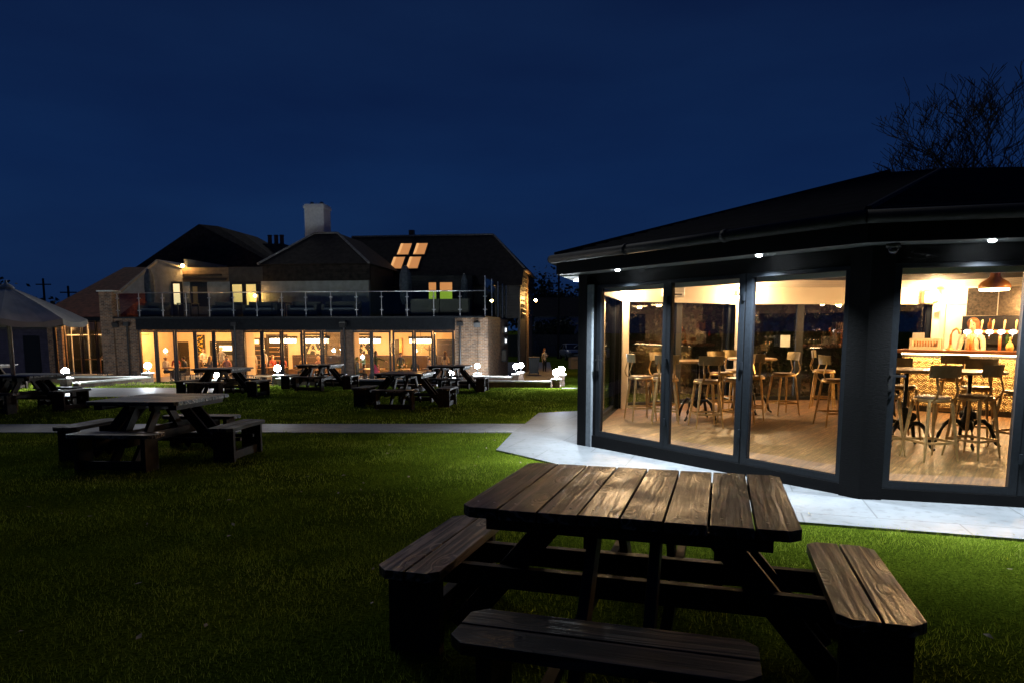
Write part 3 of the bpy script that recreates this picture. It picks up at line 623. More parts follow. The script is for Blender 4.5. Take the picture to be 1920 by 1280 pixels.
# beer font with six lit badges
tp = thing('beer_tap_rail', 'brass beer tap rail with six glowing oval badges on the bar', 'beer taps', bt(0.95, 0.22, 1.12), bar_rz)
bm = B(); tube(bm, [(0, 0, 0.32), (1.0, 0, 0.32)], 0.03, 12)
for x in (0.08, 0.5, 0.92): tube(bm, [(x, 0, 0), (x, 0, 0.32)], 0.024, 10)
ob('rail', bm, M['copper'], tp, True)
for k in range(6):
    x = 0.02 + 0.165 * k
    bm = B(); sphere(bm, (x, -0.045, 0.32), 0.055, 16, (1.05, 0.35, 0.72)); ob('badge', bm, emis('lit_badge', (1, 0.97, 0.92), 2), tp, True)
    bm = B(); tube(bm, [(x + 0.03, 0.0, 0.34), (x + 0.032, 0.0, 0.42), (x + 0.036, 0.01, 0.5), (x + 0.04, 0.015, 0.53)], [0.01, 0.013, 0.02, 0.008], 8); ob('pump_handle', bm, M['top_wood'], tp, True)
    bm = B(); tube(bm, [(x, -0.03, 0.27), (x, -0.08, 0.26), (x, -0.09, 0.2)], 0.009, 8); ob('spout', bm, M['steel'], tp, True)
t = thing('swan_neck_tap', 'tall curved copper beer tap left of the lit tap rail', 'beer tap', bt(0.72, 0.2, 1.12), bar_rz)
bm = B(); lathe(bm, [(0.07, 0), (0.07, 0.02), (0.03, 0.04), (0.022, 0.1)], 14); ob('foot', bm, M['copper'], t, True)
bm = B(); tube(bm, [(0, 0, 0.05), (0, 0, 0.26), (0.03, -0.03, 0.34), (0.09, -0.06, 0.38), (0.14, -0.09, 0.34), (0.15, -0.1, 0.28)], 0.02, 10); ob('neck', bm, M['copper'], t, True)
bm = B(); lathe(bm, [(0.05, 0), (0.06, 0.07), (0.045, 0.12), (0.015, 0.16), (0.015, 0.2), (0.022, 0.21), (0.0, 0.24)], 14); o = ob('decanter', bm, flat('amber_liquor', (0.6, 0.4, 0.12), 0.15), None, True); o.location = bt(1.62, 0.05, 1.12); tag(o, 'squat amber bottle standing on the bar beneath the tap rail', 'bottle')
bx_ = thing('cutlery_crate', 'cream slatted crate of cutlery at the left end of the bar', 'crate', bt(0.06, 0.2, 1.12), bar_rz)
bm = B(); bx(bm, 0, 0.5, 0, 0.02, 0, 0.05); bx(bm, 0, 0.5, 0, 0.02, 0.16, 0.2); bx(bm, 0, 0.04, 0, 0.02, 0.051, 0.159); bx(bm, 0.46, 0.5, 0, 0.02, 0.051, 0.159); bx(bm, 0, 0.5, 0.18, 0.2, 0, 0.2); bx(bm, 0, 0.02, 0.021, 0.179, 0, 0.2); bx(bm, 0.48, 0.5, 0.021, 0.179, 0, 0.2); ob('frame', bm, flat('cream_crate', (0.7, 0.6, 0.42)), bx_)
bm = B()
for k in range(9): tube(bm, [(0.07 + k * 0.045, 0.08, 0.01), (0.07 + k * 0.045, 0.08, 0.15)], 0.012, 6)
ob('cutlery', bm, M['copper'], bx_)
t = thing('menu_holder', 'printed menu card propped on the cutlery crate', 'menu', bt(0.04, 0.45, 1.12), bar_rz); ob('card', BX(0.0, 0.2, 0, 0.008, 0.02, 0.3), flat('printed_card', (0.5, 0.46, 0.42)), t); ob('foot', BX(0, 0.2, -0.03, 0.04, 0, 0.019), M['dark_wood'], t)
# copper pendant over the bar
def pendant(p, lab, warm=22):
    t = thing('pendant_lamp', lab, 'pendant lamp', p)
    bm = B(); lathe(bm, [(0.225, 0.0), (0.235, 0.02), (0.225, 0.06), (0.19, 0.11), (0.11, 0.16), (0.075, 0.2), (0.065, 0.29), (0.06, 0.33), (0.02, 0.36)], 32); lathe(bm, [(0.215, 0.003), (0.21, 0.05), (0.1, 0.15), (0.02, 0.2)], 32); ob('lamp_shade', bm, M['copper'], t, True)
    bm = B(); lathe(bm, [(0.212, 0.012), (0.216, -0.03), (0.2, -0.035), (0.2, 0.01)], 28); ob('glass_rim', bm, emis('lit_rim', (1, 0.72, 0.35), 4), t, True)
    bm = B(); tube(bm, [(0, 0, 0.35), (0, 0, 1.2)], 0.006, 6); ob('cord', bm, M['plastic_black'], t)
    bm = B(); sphere(bm, (0, 0, 0.08), 0.05, 12); ob('bulb', bm, M['lamp_warm'], t, True)
    light('pendant_light', 'POINT', (p[0], p[1], p[2] + 0.0), warm, PWARM, 0.08)
pendant((8.05, 11.55, 2.16), 'copper dome pendant lamp hanging over the bar counter', PEND)
for q in ((9.0, 10.6, 2.16), (7.1, 10.1, 2.75)): pendant(q, 'unseen copper dome pendant further inside the pavilion, by the %s' % ('bar' if q[0] > 8 else 'room middle, added for light'), PEND)  # mid-room pendant is added to light the floor; neither is in view
# wall spot lights at the inner corner columns
for (x, y, z), e_ in (((2.07, 12.75, 2.16), 1), ((4.66, 14.2, 2.16), 1), ((8.75, 14.2, 2.2), 0.8)):
    t = thing('wall_spotlight', {2.07: 'warm spotlight at the top of the left inner column', 4.66: 'warm spotlight at the top of the middle inner column', 8.75: 'warm spotlight above the cream wall by the bar', 4.0: 'warm spotlight under the ceiling behind the wide black corner'}[x], 'spotlight', (x, y, z))
    bm = B(); tube(bm, [(0, 0, 0.07), (0, -0.02, 0.0)], [0.02, 0.035], 12); ob('housing', bm, M['steel'], t, True)
    bm = B(); sphere(bm, (0, -0.03, -0.02), 0.026, 10); ob('bulb', bm, M['lamp_warm'], t, True)
    light('spotlight_glow', 'POINT', (x + (0.1 if x < 5 else -.1), y - 0.14, z - 0.03), SPOTW * e_, (1, 0.66, 0.34), 0.05)
# fixtures on the cream band and wall
t = thing('air_heater', 'white air heater unit high on the cream wall above the rear glazing', 'heater', wp(7, 1.95, -0.17, 2.1), math.atan2(VP[8][1] - VP[7][1], VP[8][0] - VP[7][0]) + math.pi)
bm = B(); bx(bm, -0.23, 0.23, -0.17, 0.0, 0.0, 0.22, 0.03); ob('body', bm, M['white_plastic'], t)
bm = B(); [bx(bm, -0.2, 0.2, -0.178, -0.171, 0.1 + 0.025 * k, 0.108 + 0.025 * k) for k in range(4)]; ob('grille', bm, flat('grille', (0.3, 0.3, 0.3)), t); ob('outlet', BX(-0.14, 0.14, -0.18, -0.171, 0.03, 0.06), M['plastic_black'], t)
rzc = math.atan2(VP[6][1] - VP[5][1], VP[6][0] - VP[5][0]) + math.pi
t = thing('wall_speaker', 'cream wall speaker above the dark window beside the bar', 'speaker', (8.62, 14.42, 2.02), 0.0)
ob('cabinet', BX(-0.09, 0.09, -0.14, 0, 0, 0.24, 0.02), flat('cream_speaker', (0.5, 0.4, 0.25)), t); bm = B(); tube(bm, [(0, -0.14, 0.08), (0, -0.15, 0.08)], 0.06, 16); ob('cone', bm, flat('speaker_cone', (0.3, 0.24, 0.16)), t)
t = thing('switch_panel', 'white switch panel on the cream wall left of the bar mirror', 'switch', bt(0.02, 2.2, 1.85), bar_rz); ob('plate', BX(-0.04, 0.04, -0.015, 0, 0, 0.16), M['white_plastic'], t); ob('button', BX(-0.015, 0.015, -0.021, -0.016, 0.05, 0.11), M['plastic_black'], t)
t = thing('fire_sounder', 'round cream alarm sounder above the switch panel', 'alarm', bt(-0.03, 2.2, 2.1), bar_rz); bm = B(); tube(bm, [(0, 0, 0), (0, -0.05, 0)], [0.06, 0.05], 18); ob('body', bm, flat('cream_speaker', (0.5, 0.4, 0.25)), t, True)
o = ob('paper_notice', BX(-0.1, 0.1, -0.004, 0, 0, 0.24), M['paper']); o.location = (5.72, 14.36, 1.12); tag(o, 'pale paper notice taped to the rear glazing', 'notice')

# ------------------------------------------------------------------ bar stools and high tables
def make_stool():
    t = thing('bar_stool', 'x', 'bar stool', (0, 0, 0), group='bar stools in the pavilion')
    for sx in (-1, 1):
        for sy in (-1, 1):
            bm = B(); p = Vector((sx * 0.135, sy * 0.135, 0.69)); q = Vector((sx * 0.2, sy * 0.2, 0.05)); e_ = Vector((sx * 0.207, sy * 0.207, 0.0))
            tube(bm, [p, q + (p - q) * 0.9, q + (p - q) * 0.5, q + (p - q) * 0.08, e_], [0.014, 0.023, 0.019, 0.014, 0.008], 6); ob('leg', bm, M['stool'], t)
    bm = B(); s = 0.186
    for a, c in (((-s, -s), (s, -s)), ((s, -s), (s, s)), ((s, s), (-s, s)), ((-s, s), (-s, -s))): bar(bm, (*a, 0.21), (*c, 0.21), 0.012, 0.028)
    ob('footrest', bm, M['stool'], t)
    bm = B(); lathe(bm, [(0.17, 0.67), (0.198, 0.675), (0.202, 0.7), (0.185, 0.715)], 28); ob('seat_rim', bm, M['stool'], t, True)
    bm = B(); lathe(bm, [(0.186, 0.712), (0.188, 0.728), (0.175, 0.733), (0.0, 0.722)], 28); ob('seat', bm, M['stool_wood'], t, True)
    for sx in (-1, 1):
        bm = B(); pts = [(sx * 0.11, 0.16, 0.69), (sx * 0.115, 0.215, 0.74), (sx * 0.115, 0.24, 0.81), (sx * 0.115, 0.215, 0.89), (sx * 0.115, 0.2, 0.95), (sx * 0.115, 0.205, 1.02)]
        for a, c in zip(pts, pts[1:]): bar(bm, a, c, 0.03, 0.007, up=Vector((0, 1, 0.2)))
        ob('back_bar', bm, M['stool'], t)
    bm = B(); rows = []
    for k in range(9):
        a = -0.5 + k / 8; x = a * 0.37; y = 0.215 - 0.19 * a * a * 1.0
        rows.append([bm.verts.new((x, y - 0.006, 0.955)), bm.verts.new((x * 1.03, y + 0.012, 1.095)), bm.verts.new((x * 1.03, y + 0.026, 1.09)), bm.verts.new((x, y + 0.008, 0.955))])
    for a, c in zip(rows, rows[1:]):
        for i in range(4): bm.faces.new((a[i], c[i], c[(i + 1) % 4], a[(i + 1) % 4]))
    bm.faces.new(rows[0]); bm.faces.new(rows[-1][::-1]); ob('backrest', bm, flat('olive_metal', (0.27, 0.22, 0.12), 0.4, 0.5), t)
    return t
stool = make_stool()
# x, y, angle (0 = backrest on the far side), label
ST = [(2.13, 11.25, 100, 'first bar stool from the left behind the glass door'), (2.45, 10.85, 170, 'bar stool partly behind the first door mullion'),
      (2.62, 11.75, 40, 'bar stool beside the left high table, seat facing the rear glazing'), (2.98, 10.42, 182, 'bar stool with its back to the second glass panel'),
      (3.55, 10.75, 215, 'bar stool at the right of the left high table'), (3.75, 12.2, 20, 'bar stool behind the left high table against the rear column'),
      (4.25, 12.95, 5, 'bar stool behind the middle high table facing the camera'), (4.0, 11.35, 160, 'bar stool just left of the second mullion by the middle high table'), (4.78, 12.0, -80, 'bar stool on the right of the middle high table, seen from its side'),
      (5.0, 10.55, 92, 'bar stool at the right edge of the third glass panel'), (4.84, 7.82, 186, 'nearest bar stool in the right-hand window, green grey back'),
      (5.42, 7.95, 205, 'second bar stool from the camera in the right-hand window'), (5.35, 9.35, -10, 'bar stool behind the iron table at the left of the right-hand window'),
      (6.25, 9.15, -45, 'bar stool between the iron table and the gold bar front'), (4.42, 8.15, 100, 'bar stool half hidden by the right door frame'), (6.35, 8.5, -70, 'bar stool facing left behind the second nearest stool'),
      (7.05, 10.9, 150, 'bar stool drawn up to the gold bar front'), (5.9, 12.9, 60, 'bar stool alone near the rear glazing')]
for i, (x, y, a, lab) in enumerate(ST):
    s = stool if i == 0 else dup(stool)
    s.location = (x, y, 0.001); s.rotation_euler = (0, 0, R(a)); s['label'] = lab
def high_table(p, lab, r=0.4, rz=0, zt=0.98):
    t = thing('high_table', lab, 'high table', (*p, 0.001), rz, 'high tables in the pavilion')
    bm = B(); lathe(bm, [(0, zt - 0.035), (r - 0.01, zt - 0.035), (r, zt - 0.03), (r, zt - 0.005), (r - 0.008, zt), (0, zt)], 40); ob('tabletop', bm, M['top_wood'], t)
    bm = B(); tube(bm, [(0, 0, 0.22), (0, 0, zt - 0.036)], 0.025, 12); lathe(bm, [(0.03, 0.2), (0.075, 0.25), (0.08, 0.33), (0.05, 0.4), (0.045, 0.5), (0.03, 0.52)], 16); tube(bm, [(0.05, -0.09, 0.4), (0.05, 0.09, 0.4)], 0.055, 14); tube(bm, [(0.05, 0.09, 0.4), (0.06, 0.13, 0.4), (0.1, 0.13, 0.5)], 0.009, 6); ob('pedestal', bm, M['iron'], t, True)
    for k in range(4):
        a = k * math.pi / 2 + 0.5; bm = B(); c, s_ = math.cos(a), math.sin(a)
        tube(bm, [(c * q, s_ * q, h) for q, h in ((0.03, 0.24), (0.1, 0.32), (0.18, 0.335), (0.25, 0.27), (0.3, 0.15), (0.33, 0.05), (0.38, 0.012))], [0.03, 0.028, 0.026, 0.026, 0.024, 0.02, 0.016], 10); ob('leg', bm, M['iron'], t, True)
    return t
high_table((3.08, 11.3), 'left high table with round top and black iron base', 0.42, 0.3)
high_table((4.3, 12.25), 'middle high table near the rear glazing', 0.42, 1.0)
high_table((4.98, 8.6), 'nearest high table on arched iron legs in the right-hand window', 0.42, 0.15, 1.0)
high_table((5.85, 8.7), 'pale high table right behind the two nearest stools', 0.4, 0.7, 0.97)
high_table((6.3, 11.4), 'high table in the middle of the pavilion floor', 0.4, 0.2)

# ------------------------------------------------------------------ picnic tables
def chamf(bm, x0, x1, y0, y1, z0, z1, c00=0, c10=0, c11=0, c01=0, bev=0.004):
    """board with optional cut corners, long edges softened"""
    P = []
    if c00: P += [(x0, y0 + c00), (x0 + c00, y0)]
    else: P.append((x0, y0))
    if c10: P += [(x1 - c10, y0), (x1, y0 + c10)]
    else: P.append((x1, y0))
    if c11: P += [(x1, y1 - c11), (x1 - c11, y1)]
    else: P.append((x1, y1))
    if c01: P += [(x0 + c01, y1), (x0, y1 - c01)]
    else: P.append((x0, y1))
    n0 = len(bm.verts); bm.verts.ensure_lookup_table(); before = set(bm.verts)
    prism(bm, P, z0, z1); vs = [v for v in bm.verts if v not in before]
    if bev:
        es = [e for e in {e for v in vs for e in v.link_edges}]
        bmesh.ops.bevel(bm, geom=es, offset=bev, segments=2, profile=0.7, affect='EDGES')
def make_picnic():
    t = thing('picnic_table', 'x', 'picnic table', (0, 0, 0), group='square picnic tables on the lawn')
    W, D, zt, pw = 1.40, 1.16, 0.78, 0.1665; g = (W - 8 * pw) / 7
    bm = B()
    for k in range(8):
        x0 = -W / 2 + k * (pw + g); cc = 0.045 if k in (0, 7) else 0; j = [random.uniform(-0.004, 0.004) for _ in range(2)]
        chamf(bm, x0, x0 + pw, -D / 2 + j[0], D / 2 + j[1], zt - 0.046, zt + random.uniform(-0.0015, 0.0015), c00=cc if k == 0 else 0, c10=cc if k == 7 else 0, c11=cc if k == 7 else 0, c01=cc if k == 0 else 0)
    ob('tabletop', bm, M['table'], t)
    bm = B()
    for k in range(8):
        for y in (-0.47, 0.47):
            for dx in (0.045, 0.122): lathe(bm, [(0.0055, 0.0), (0.0055, 0.0012), (0.0, 0.0016)], 7, (-W / 2 + k * (pw + g) + dx, y + random.uniform(-.008, .008), zt + .0008))
    ob('screws', bm, M['steel'], t)
    bm = B()
    for y in (-0.47, 0.47): chamf(bm, -0.6, 0.6, y - 0.05, y + 0.05, zt - 0.11, zt - 0.0475)
    for y in (-0.16, 0.16): chamf(bm, -0.52, 0.52, y - 0.035, y + 0.035, zt - 0.13, zt - 0.0475)
    ob('batten', bm, M['frame_wood'], t)
    R4 = [Matrix.Rotation(k * math.pi / 2, 4, 'Z') for k in range(4)]
    for k in range(4):
        # bench: two boards, cut corners
        for nm in ('bench_seat',):
            bm = B(); x = 1.0; z = 0.44
            chamf(bm, -0.535, 0.535, -x - 0.16, -x - 0.005, z - 0.045, z, c00=0.06, c10=0.06); chamf(bm, -0.535, 0.535, -x + 0.007, -x + 0.16, z - 0.045, z + 0.001, c11=0.05, c01=0.05)
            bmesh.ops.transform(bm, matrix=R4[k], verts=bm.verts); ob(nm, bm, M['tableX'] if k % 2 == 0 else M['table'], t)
        for sx in (-1, 1):
            bm = B(); chamf(bm, sx * 0.40 - 0.028, sx * 0.40 + 0.028, -1.135, -0.87, 0.0, 0.394); bmesh.ops.transform(bm, matrix=R4[k], verts=bm.verts); ob('leg', bm, M['frame_wood'], t)
            # splayed leg from under the top down to the ground
            bm = B(); p = Vector((sx * 0.135, -0.36, 0.655 if k % 2 else 0.66)); q = Vector((sx * 0.135, -0.88, 0.03))
            bar(bm, p, q, 0.045, 0.12, 0.004); bmesh.ops.transform(bm, matrix=R4[k], verts=bm.verts); ob('splayed_leg', bm, M['frame_wood'], t)
        bm = B(); chamf(bm, -0.37, 0.37, -1.09, -1.03, 0.02, 0.12); bmesh.ops.transform(bm, matrix=R4[k], verts=bm.verts); ob('skid', bm, M['frame_wood'], t)
    bm = B()
    for s in (-0.185, 0.185): chamf(bm, -1.12, 1.12, s - 0.024, s + 0.024, 0.285, 0.392); chamf(bm, s - 0.024, s + 0.024, -1.12, 1.12, 0.24, 0.283)
    ob('beam', bm, M['frame_wood'], t)
    return t
pic = make_picnic()
PT = [(0.61, 3.27, -17, 'nearest picnic table with wet brown boards lit by the pavilion'), (-4.58, 8.88, 87, 'dark picnic table beside the grey path at the left'),
      (-10.85, 15.2, 88, 'picnic table under the cream parasol'), (-8.05, 19.0, 86, 'picnic table left of the grass bank with a globe lamp shining beneath it'),
      (-6.2, 22.05, 86, 'far picnic table in front of the middle glazed bay'), (-2.52, 16.15, 84, 'picnic table in the middle of the lawn before the right glazed bay'),
      (-1.9, 20.9, 84, 'picnic table nearest the brick end wall, behind another table'), (-17.0, 22.0, 80, 'picnic table at the far left edge past the parasol')]
def set_tilt(o, rz):
    q = Vector((0, 0, 1)).rotation_difference(Vector((0, SL, 1)).normalized()); o.rotation_euler = (q.to_matrix() @ Matrix.Rotation(rz, 3, 'Z')).to_euler()
for i, (x, y, a, lab) in enumerate(PT):
    s = pic if i == 0 else dup(pic)
    s.location = (x, y, gz(x, y)); set_tilt(s, R(a)); s['label'] = lab
# ------------------------------------------------------------------ cream parasol
u = thing('parasol', 'large cream parasol open over a picnic table', 'parasol', (-11.0, 15.05, gz(0, 15.05)), R(8))
bm = B(); tube(bm, [(-0.045, 0.02, 0), (-0.045, 0.02, 2.3)], 0.02, 10); tube(bm, [(0.012, 0, 0), (0.012, 0, 2.7)], 0.026, 12); ob('pole', bm, M['pole_wood'], u, True)
bm = B(); hw = 1.46; z0, z1 = 1.99, 2.7; NS = 48
apex = bm.verts.new((0, 0, z1)); rr = []
for lev, t_ in enumerate((0.2, 0.4, 0.6, 0.8, 0.92, 1.0, 1.005)):
    ring = []
    for k in range(NS):
        a = k / NS * 8; s = int(a); f = a - s; a0, a1 = (s + .5) * math.pi / 4, (s + 1.5) * math.pi / 4
        x = (math.cos(a0) * (1 - f) + math.cos(a1) * f) * hw * t_; y = (math.sin(a0) * (1 - f) + math.sin(a1) * f) * hw * t_
        sag = 0.075 * math.sin(f * math.pi) * t_; z = z1 + (z0 - z1) * (t_ ** 1.1) - sag
        if lev == 6: z -= 0.11 + 0.015 * math.sin(f * 9)
        ring.append(bm.verts.new((x, y, z + random.uniform(-.004, .004))))
    rr.append(ring)
for k in range(NS): bm.faces.new((apex, rr[0][k], rr[0][(k + 1) % NS]))
for a, c in zip(rr, rr[1:]):
    for k in range(NS): bm.faces.new((a[k], c[k], c[(k + 1) % NS], a[(k + 1) % NS]))
cn = ob('canopy', bm, M['canvas'], u); md = cn.modifiers.new('thick', 'SOLIDIFY'); md.thickness = 0.006
bm = B(); lathe(bm, [(0.16, 2.66), (0.1, 2.72), (0.03, 2.76), (0.02, 2.82), (0, 2.83)], 12); ob('top_cap', bm, M['canvas'], u)
for k in range(8):
    a = (k + .5) * math.pi / 4; rad_ = hw * 0.97; bm = B(); tube(bm, [(0, 0, 2.66), (math.cos(a) * rad_, math.sin(a) * rad_, 1.98)], 0.012, 6); ob('rib', bm, M['pole_wood'], u)
# ------------------------------------------------------------------ pub buildings, in a frame whose x runs along the glazed front
def pthing(name, lab, cat, x=0, y=0, z=TF, group=None, absz=True, rz=0):
    t = thing(name, lab, cat, PL(x, y, z), -KA + rz, group)
    if absz: ZB[t.name] = Vector((x, y, z))
    return t
ext = pthing('pub_extension', 'low brick pub extension with lit folding glass doors and balcony deck on top', 'building', -9, 0)
GL = [[(-17.97, -17.2), (-17.0, -16.15), (-15.95, -15.05), (-14.87, -14.04), (-13.86, -12.98)],
      [(-12.3, -11.46), (-11.28, -10.43), (-10.24, -9.32), (-9.1, -8.33), (-8.14, -7.27)],
      [(-6.6, -5.78), (-5.6, -4.79), (-4.53, -3.64), (-3.44, -2.68), (-2.48, -1.64)]]
WT = 1.36
def fz(name, x0, x1, y0, y1, z0, z1, mat, par, **k): return ob(name, BX(x0, x1, y0, y1, z0, z1, **k), mat, par)
fz('beam_fascia', -18.1, -1.48, -0.03, 0.3, 1.42, 2.0, M['fascia'], ext)
fz('deck', -19.6, 0.0, -0.06, 9.2, 2.002, 2.09, M['anth'], ext)
fz('wall', -19.3, -18.08, -0.005, 0.35, TF - 0.1, 2.0, M['brick'], ext)
fz('wall', -1.5, 0.0, -0.005, 0.35, TF - 0.1, 2.0, M['brick'], ext)
fz('wall', -0.3, 0.14, -0.16, 0.2, TF - 0.1, 2.001, M['brick'], ext)
fz('wall', -0.25, 0.0, 0.36, 8.4, TF - 0.1, 2.0, M['brick'], ext)
pr = fz('pier', -20.0, -19.31, -0.1, 0.5, TF - 0.1, 3.36, M['brick'], ext); 
fz('pier_cap', -20.08, -19.25, -0.16, 0.56, 3.365, 3.43, M['coping'], ext)
for a, c in ((-12.94, -12.34), (-7.23, -6.64)): fz('pier', a, c, 0.0, 0.3, TF - 0.1, 1.419, M['brick_dark'], ext)
fz('head_board', -18.07, -1.51, 0.05, 0.2, WT + 0.03, 1.418, M['anth'], ext)
for bay in GL:
    for j, (a, c) in enumerate(bay):
        bm = B(); f = 0.085
        bx(bm, a - f, a, 0.04, 0.12, TF, WT + 0.028); bx(bm, c, c + f, 0.04, 0.12, TF, WT + 0.028); bx(bm, a, c, 0.045, 0.115, WT - 0.06, WT + 0.027); bx(bm, a, c, 0.045, 0.115, TF, TF + 0.1)
        w_ = ob('window', bm, M['anth'], ext)
        fz('pane', a + 0.0005, c - 0.0005, 0.075, 0.083, TF + 0.1005, WT - 0.0605, M['glass'], w_)
for x in (-18.55, -12.72, -7.02, -1.22):
    bm = B(); tube(bm, [(x, -0.09, TF), (x, -0.09, 1.7)], 0.045, 8); bx(bm, x - 0.15, x + 0.15, -0.2, -0.031, 1.62, 1.82, 0.02); ob('drainpipe', bm, M['plastic_black'], ext)
# rooms behind the glass
fz('floor', -20, -0.3, 0.36, 7.0, TF - 0.05, TF + 0.0, M['floor'], ext)
fz('ceiling', -20, -0.3, 0.2, 7.0, 1.55, 1.62, M['pub_cream'], ext)
fz('back_wall', -20, -0.3, 5.9, 6.0, TF, 1.545, M['pub_cream'], ext)
fz('side_wall', -20.1, -20.0, 0.52, 6.0, TF, 1.545, M['pub_cream'], ext); fz('side_wall', -0.35, -0.26, 0.36, 5.89, TF, 1.545, M['pub_cream'], ext)
for x in (-12.64, -6.94): fz('partition', x - 0.12, x + 0.12, 0.31, 1.5, TF, 1.545, M['pub_cream'], ext)
# dark joinery on the rear wall: doors, shelves, kitchen hatch, framed openings
def wallthing(name, lab, cat, x0, x1, z0, z1, mat, d=0.06, extra=None, group=None):
    t = pthing(name, lab, cat, (x0 + x1) / 2, 5.88, z0, group)
    fz('frame', x0, x1, 5.88 - d, 5.899, z0, z1, mat, t)
    return t
def inlay(t, nm, x0, x1, z0, z1, mat, d=0.075): return fz(nm, x0, x1, 5.88 - d, 5.88 - d + 0.012, z0, z1, mat, t)
t = wallthing('panelled_door', 'dark panelled double door at the left end of the dining room', 'door', -21.4 + 1.5, -18.9 - .1, TF, 0.72, M['dark_wood']); inlay(t, 'panel', -19.75, -19.5, -1.1, 0.5, M['plastic_black'])
t = wallthing('framed_art', 'tall framed picture of yellow brush strokes on a dark ground', 'picture', -18.62, -17.95, -0.5, 1.12, M['plastic_black'])
bm = B()
for k in range(26):
    x = -18.28 + 0.2 * math.sin(k * 1.3) + random.uniform(-.06, .06); z = -0.35 + k * 0.054; box(bm, (x, 5.8 - 0.001 * k, z), (random.uniform(.1, .3), 0.004, random.uniform(.02, .07)), Matrix.Rotation(random.uniform(-1, 1), 3, 'Y'))
ob('painted_strokes', bm, flat('yellow_paint', (0.75, 0.5, 0.05)), t)
t = wallthing('kitchen_hatch', 'open kitchen hatch with a steel hood seen through the left bay', 'serving hatch', -17.6, -15.8, TF, 0.75, M['plastic_black'])
inlay(t, 'hood', -17.0, -16.1, 0.2, 0.5, emis('lit_hood', (1, 0.75, 0.4), 0.9)); inlay(t, 'counter', -17.1, -16.0, -0.35, -0.05, M['steel']); inlay(t, 'ticket', -16.8, -16.6, -0.3, 0.0, M['white_plastic'], 0.09)
t = wallthing('wine_shelf', 'dark wine shelving left of the middle pier', 'shelving', -15.3, -14.1, TF, 0.95, M['dark_wood'])
for k in range(6): inlay(t, 'shelf', -15.1, -14.3, -0.9 + k * 0.28, -0.87 + k * 0.28, M['top_wood'], 0.12)
inlay(t, 'fanlight', -15.0, -14.5, 0.62, 0.85, emis('amber_fanlight', (1, 0.62, 0.15), 1.2))
t = wallthing('tall_dresser', 'tall dark dresser with amber top light behind the waiting staff', 'dresser', -14.05, -12.75, TF, 1.15, M['dark_wood'])
for k in range(6): inlay(t, 'shelf', -13.85, -13.0, -0.9 + k * 0.26, -0.86 + k * 0.26, M['top_wood'], 0.12)
inlay(t, 'fanlight', -13.7, -12.95, 0.72, 0.98, emis('amber_fanlight', (1, 0.62, 0.15), 1.2))
def artwork(x0, x1, z0, z1, lab, seed):
    t = wallthing('framed_art', lab, 'picture', x0, x1, z0, z1, M['plastic_black']); rr_ = random.Random(seed); bm = B()
    cx = (x0 + x1) / 2; hw_ = (x1 - x0) / 2 - 0.12
    for k in range(34):
        z = z0 + 0.14 + (z1 - z0 - 0.28) * rr_.random(); box(bm, (cx + rr_.uniform(-hw_, hw_) * 0.85, 5.798 - 0.001 * (k % 9), z), (rr_.uniform(.04, .22), 0.003, rr_.uniform(.03, .12)), Matrix.Rotation(rr_.uniform(-1.5, 1.5), 3, 'Y'))
    ob('print', bm, flat('cream_print', (0.62, 0.52, 0.36)), t)
    bm = B(); bx(bm, x0 + 0.06, x1 - 0.06, 5.80, 5.812, z1 - 0.26, z1 - 0.1)
    for a in range(5): bar(bm, (cx - 0.38 + .04 * a, 5.79, z0 + 0.2), (cx, 5.79, z1 - 0.4 + .02 * a), 0.004, 0.03)
    for a in range(5): bar(bm, (cx + 0.38 - .04 * a, 5.785, z0 + 0.2), (cx, 5.785, z1 - 0.4 + .02 * a), 0.004, 0.03)
    ob('motif', bm, flat('cream_print', (0.62, 0.52, 0.36)), t)
artwork(-11.95, -10.35, -0.15, 1.2, 'large black framed print hung over the banquette in the middle bay', 3)
artwork(-8.9, -7.55, -0.15, 1.2, 'black framed print at the left of the right bay, partly behind a mullion', 5)
t = pthing('wall_disc', 'half round dark wall panel with brass edge in the right bay', 'wall panel', -6.2, 5.8, 0.4)
bm = B(); vs = [bm.verts.new((-6.0, 5.8, 0.4))] + [bm.verts.new((-6.0 - 0.5 * math.sin(k * math.pi / 16), 5.8, 0.4 - 0.5 * math.cos(k * math.pi / 16))) for k in range(17)]
bm.faces.new(vs); r_ = bmesh.ops.extrude_face_region(bm, geom=bm.faces[:]); bmesh.ops.translate(bm, vec=(0, 0.08, 0), verts=[v for v in r_['geom'] if isinstance(v, bmesh.types.BMVert)])
ob('half_disc', bm, M['dark_wood'], t); fz('brass_strip', -5.97, -5.8, 5.78, 5.88, -0.2, 0.95, M['copper'], t)
t = pthing('doorway', 'dark passage doorway with a lit vertical tube at the right of the right bay', 'doorway', -2.7, 4.2, TF)
fz('screen', -3.4, -0.36, 4.3, 4.4, TF, 0.85, M['dark_wood'], t); fz('header', -3.4, -0.36, 4.25, 4.299, 0.86, 0.92, M['plastic_black'], t); fz('lining', -2.7, -2.2, 4.27, 4.299, TF, 0.8, M['plastic_black'], t)
bm = B(); tube(bm, [(-1.72, 4.2, -0.05), (-1.72, 4.2, 0.7)], 0.05, 10); ob('light_tube', bm, emis('warm_tube', (1, 0.66, 0.35), 3), t)
t = pthing('blind', 'dark slatted blind drawn over the last pane of the middle bay', 'blind', -7.7, 0.35, TF)
bm = B(); [bx(bm, -8.12, -7.29, 0.3, 0.315, -0.45 + 0.06 * k, -0.405 + 0.06 * k) for k in range(30)]; ob('slat_curtain', bm, flat('blind_slat', (0.03, 0.025, 0.02)), t); ob('roller', BX(-8.12, -7.29, 0.29, 0.33, 1.36, 1.42), M['plastic_black'], t)
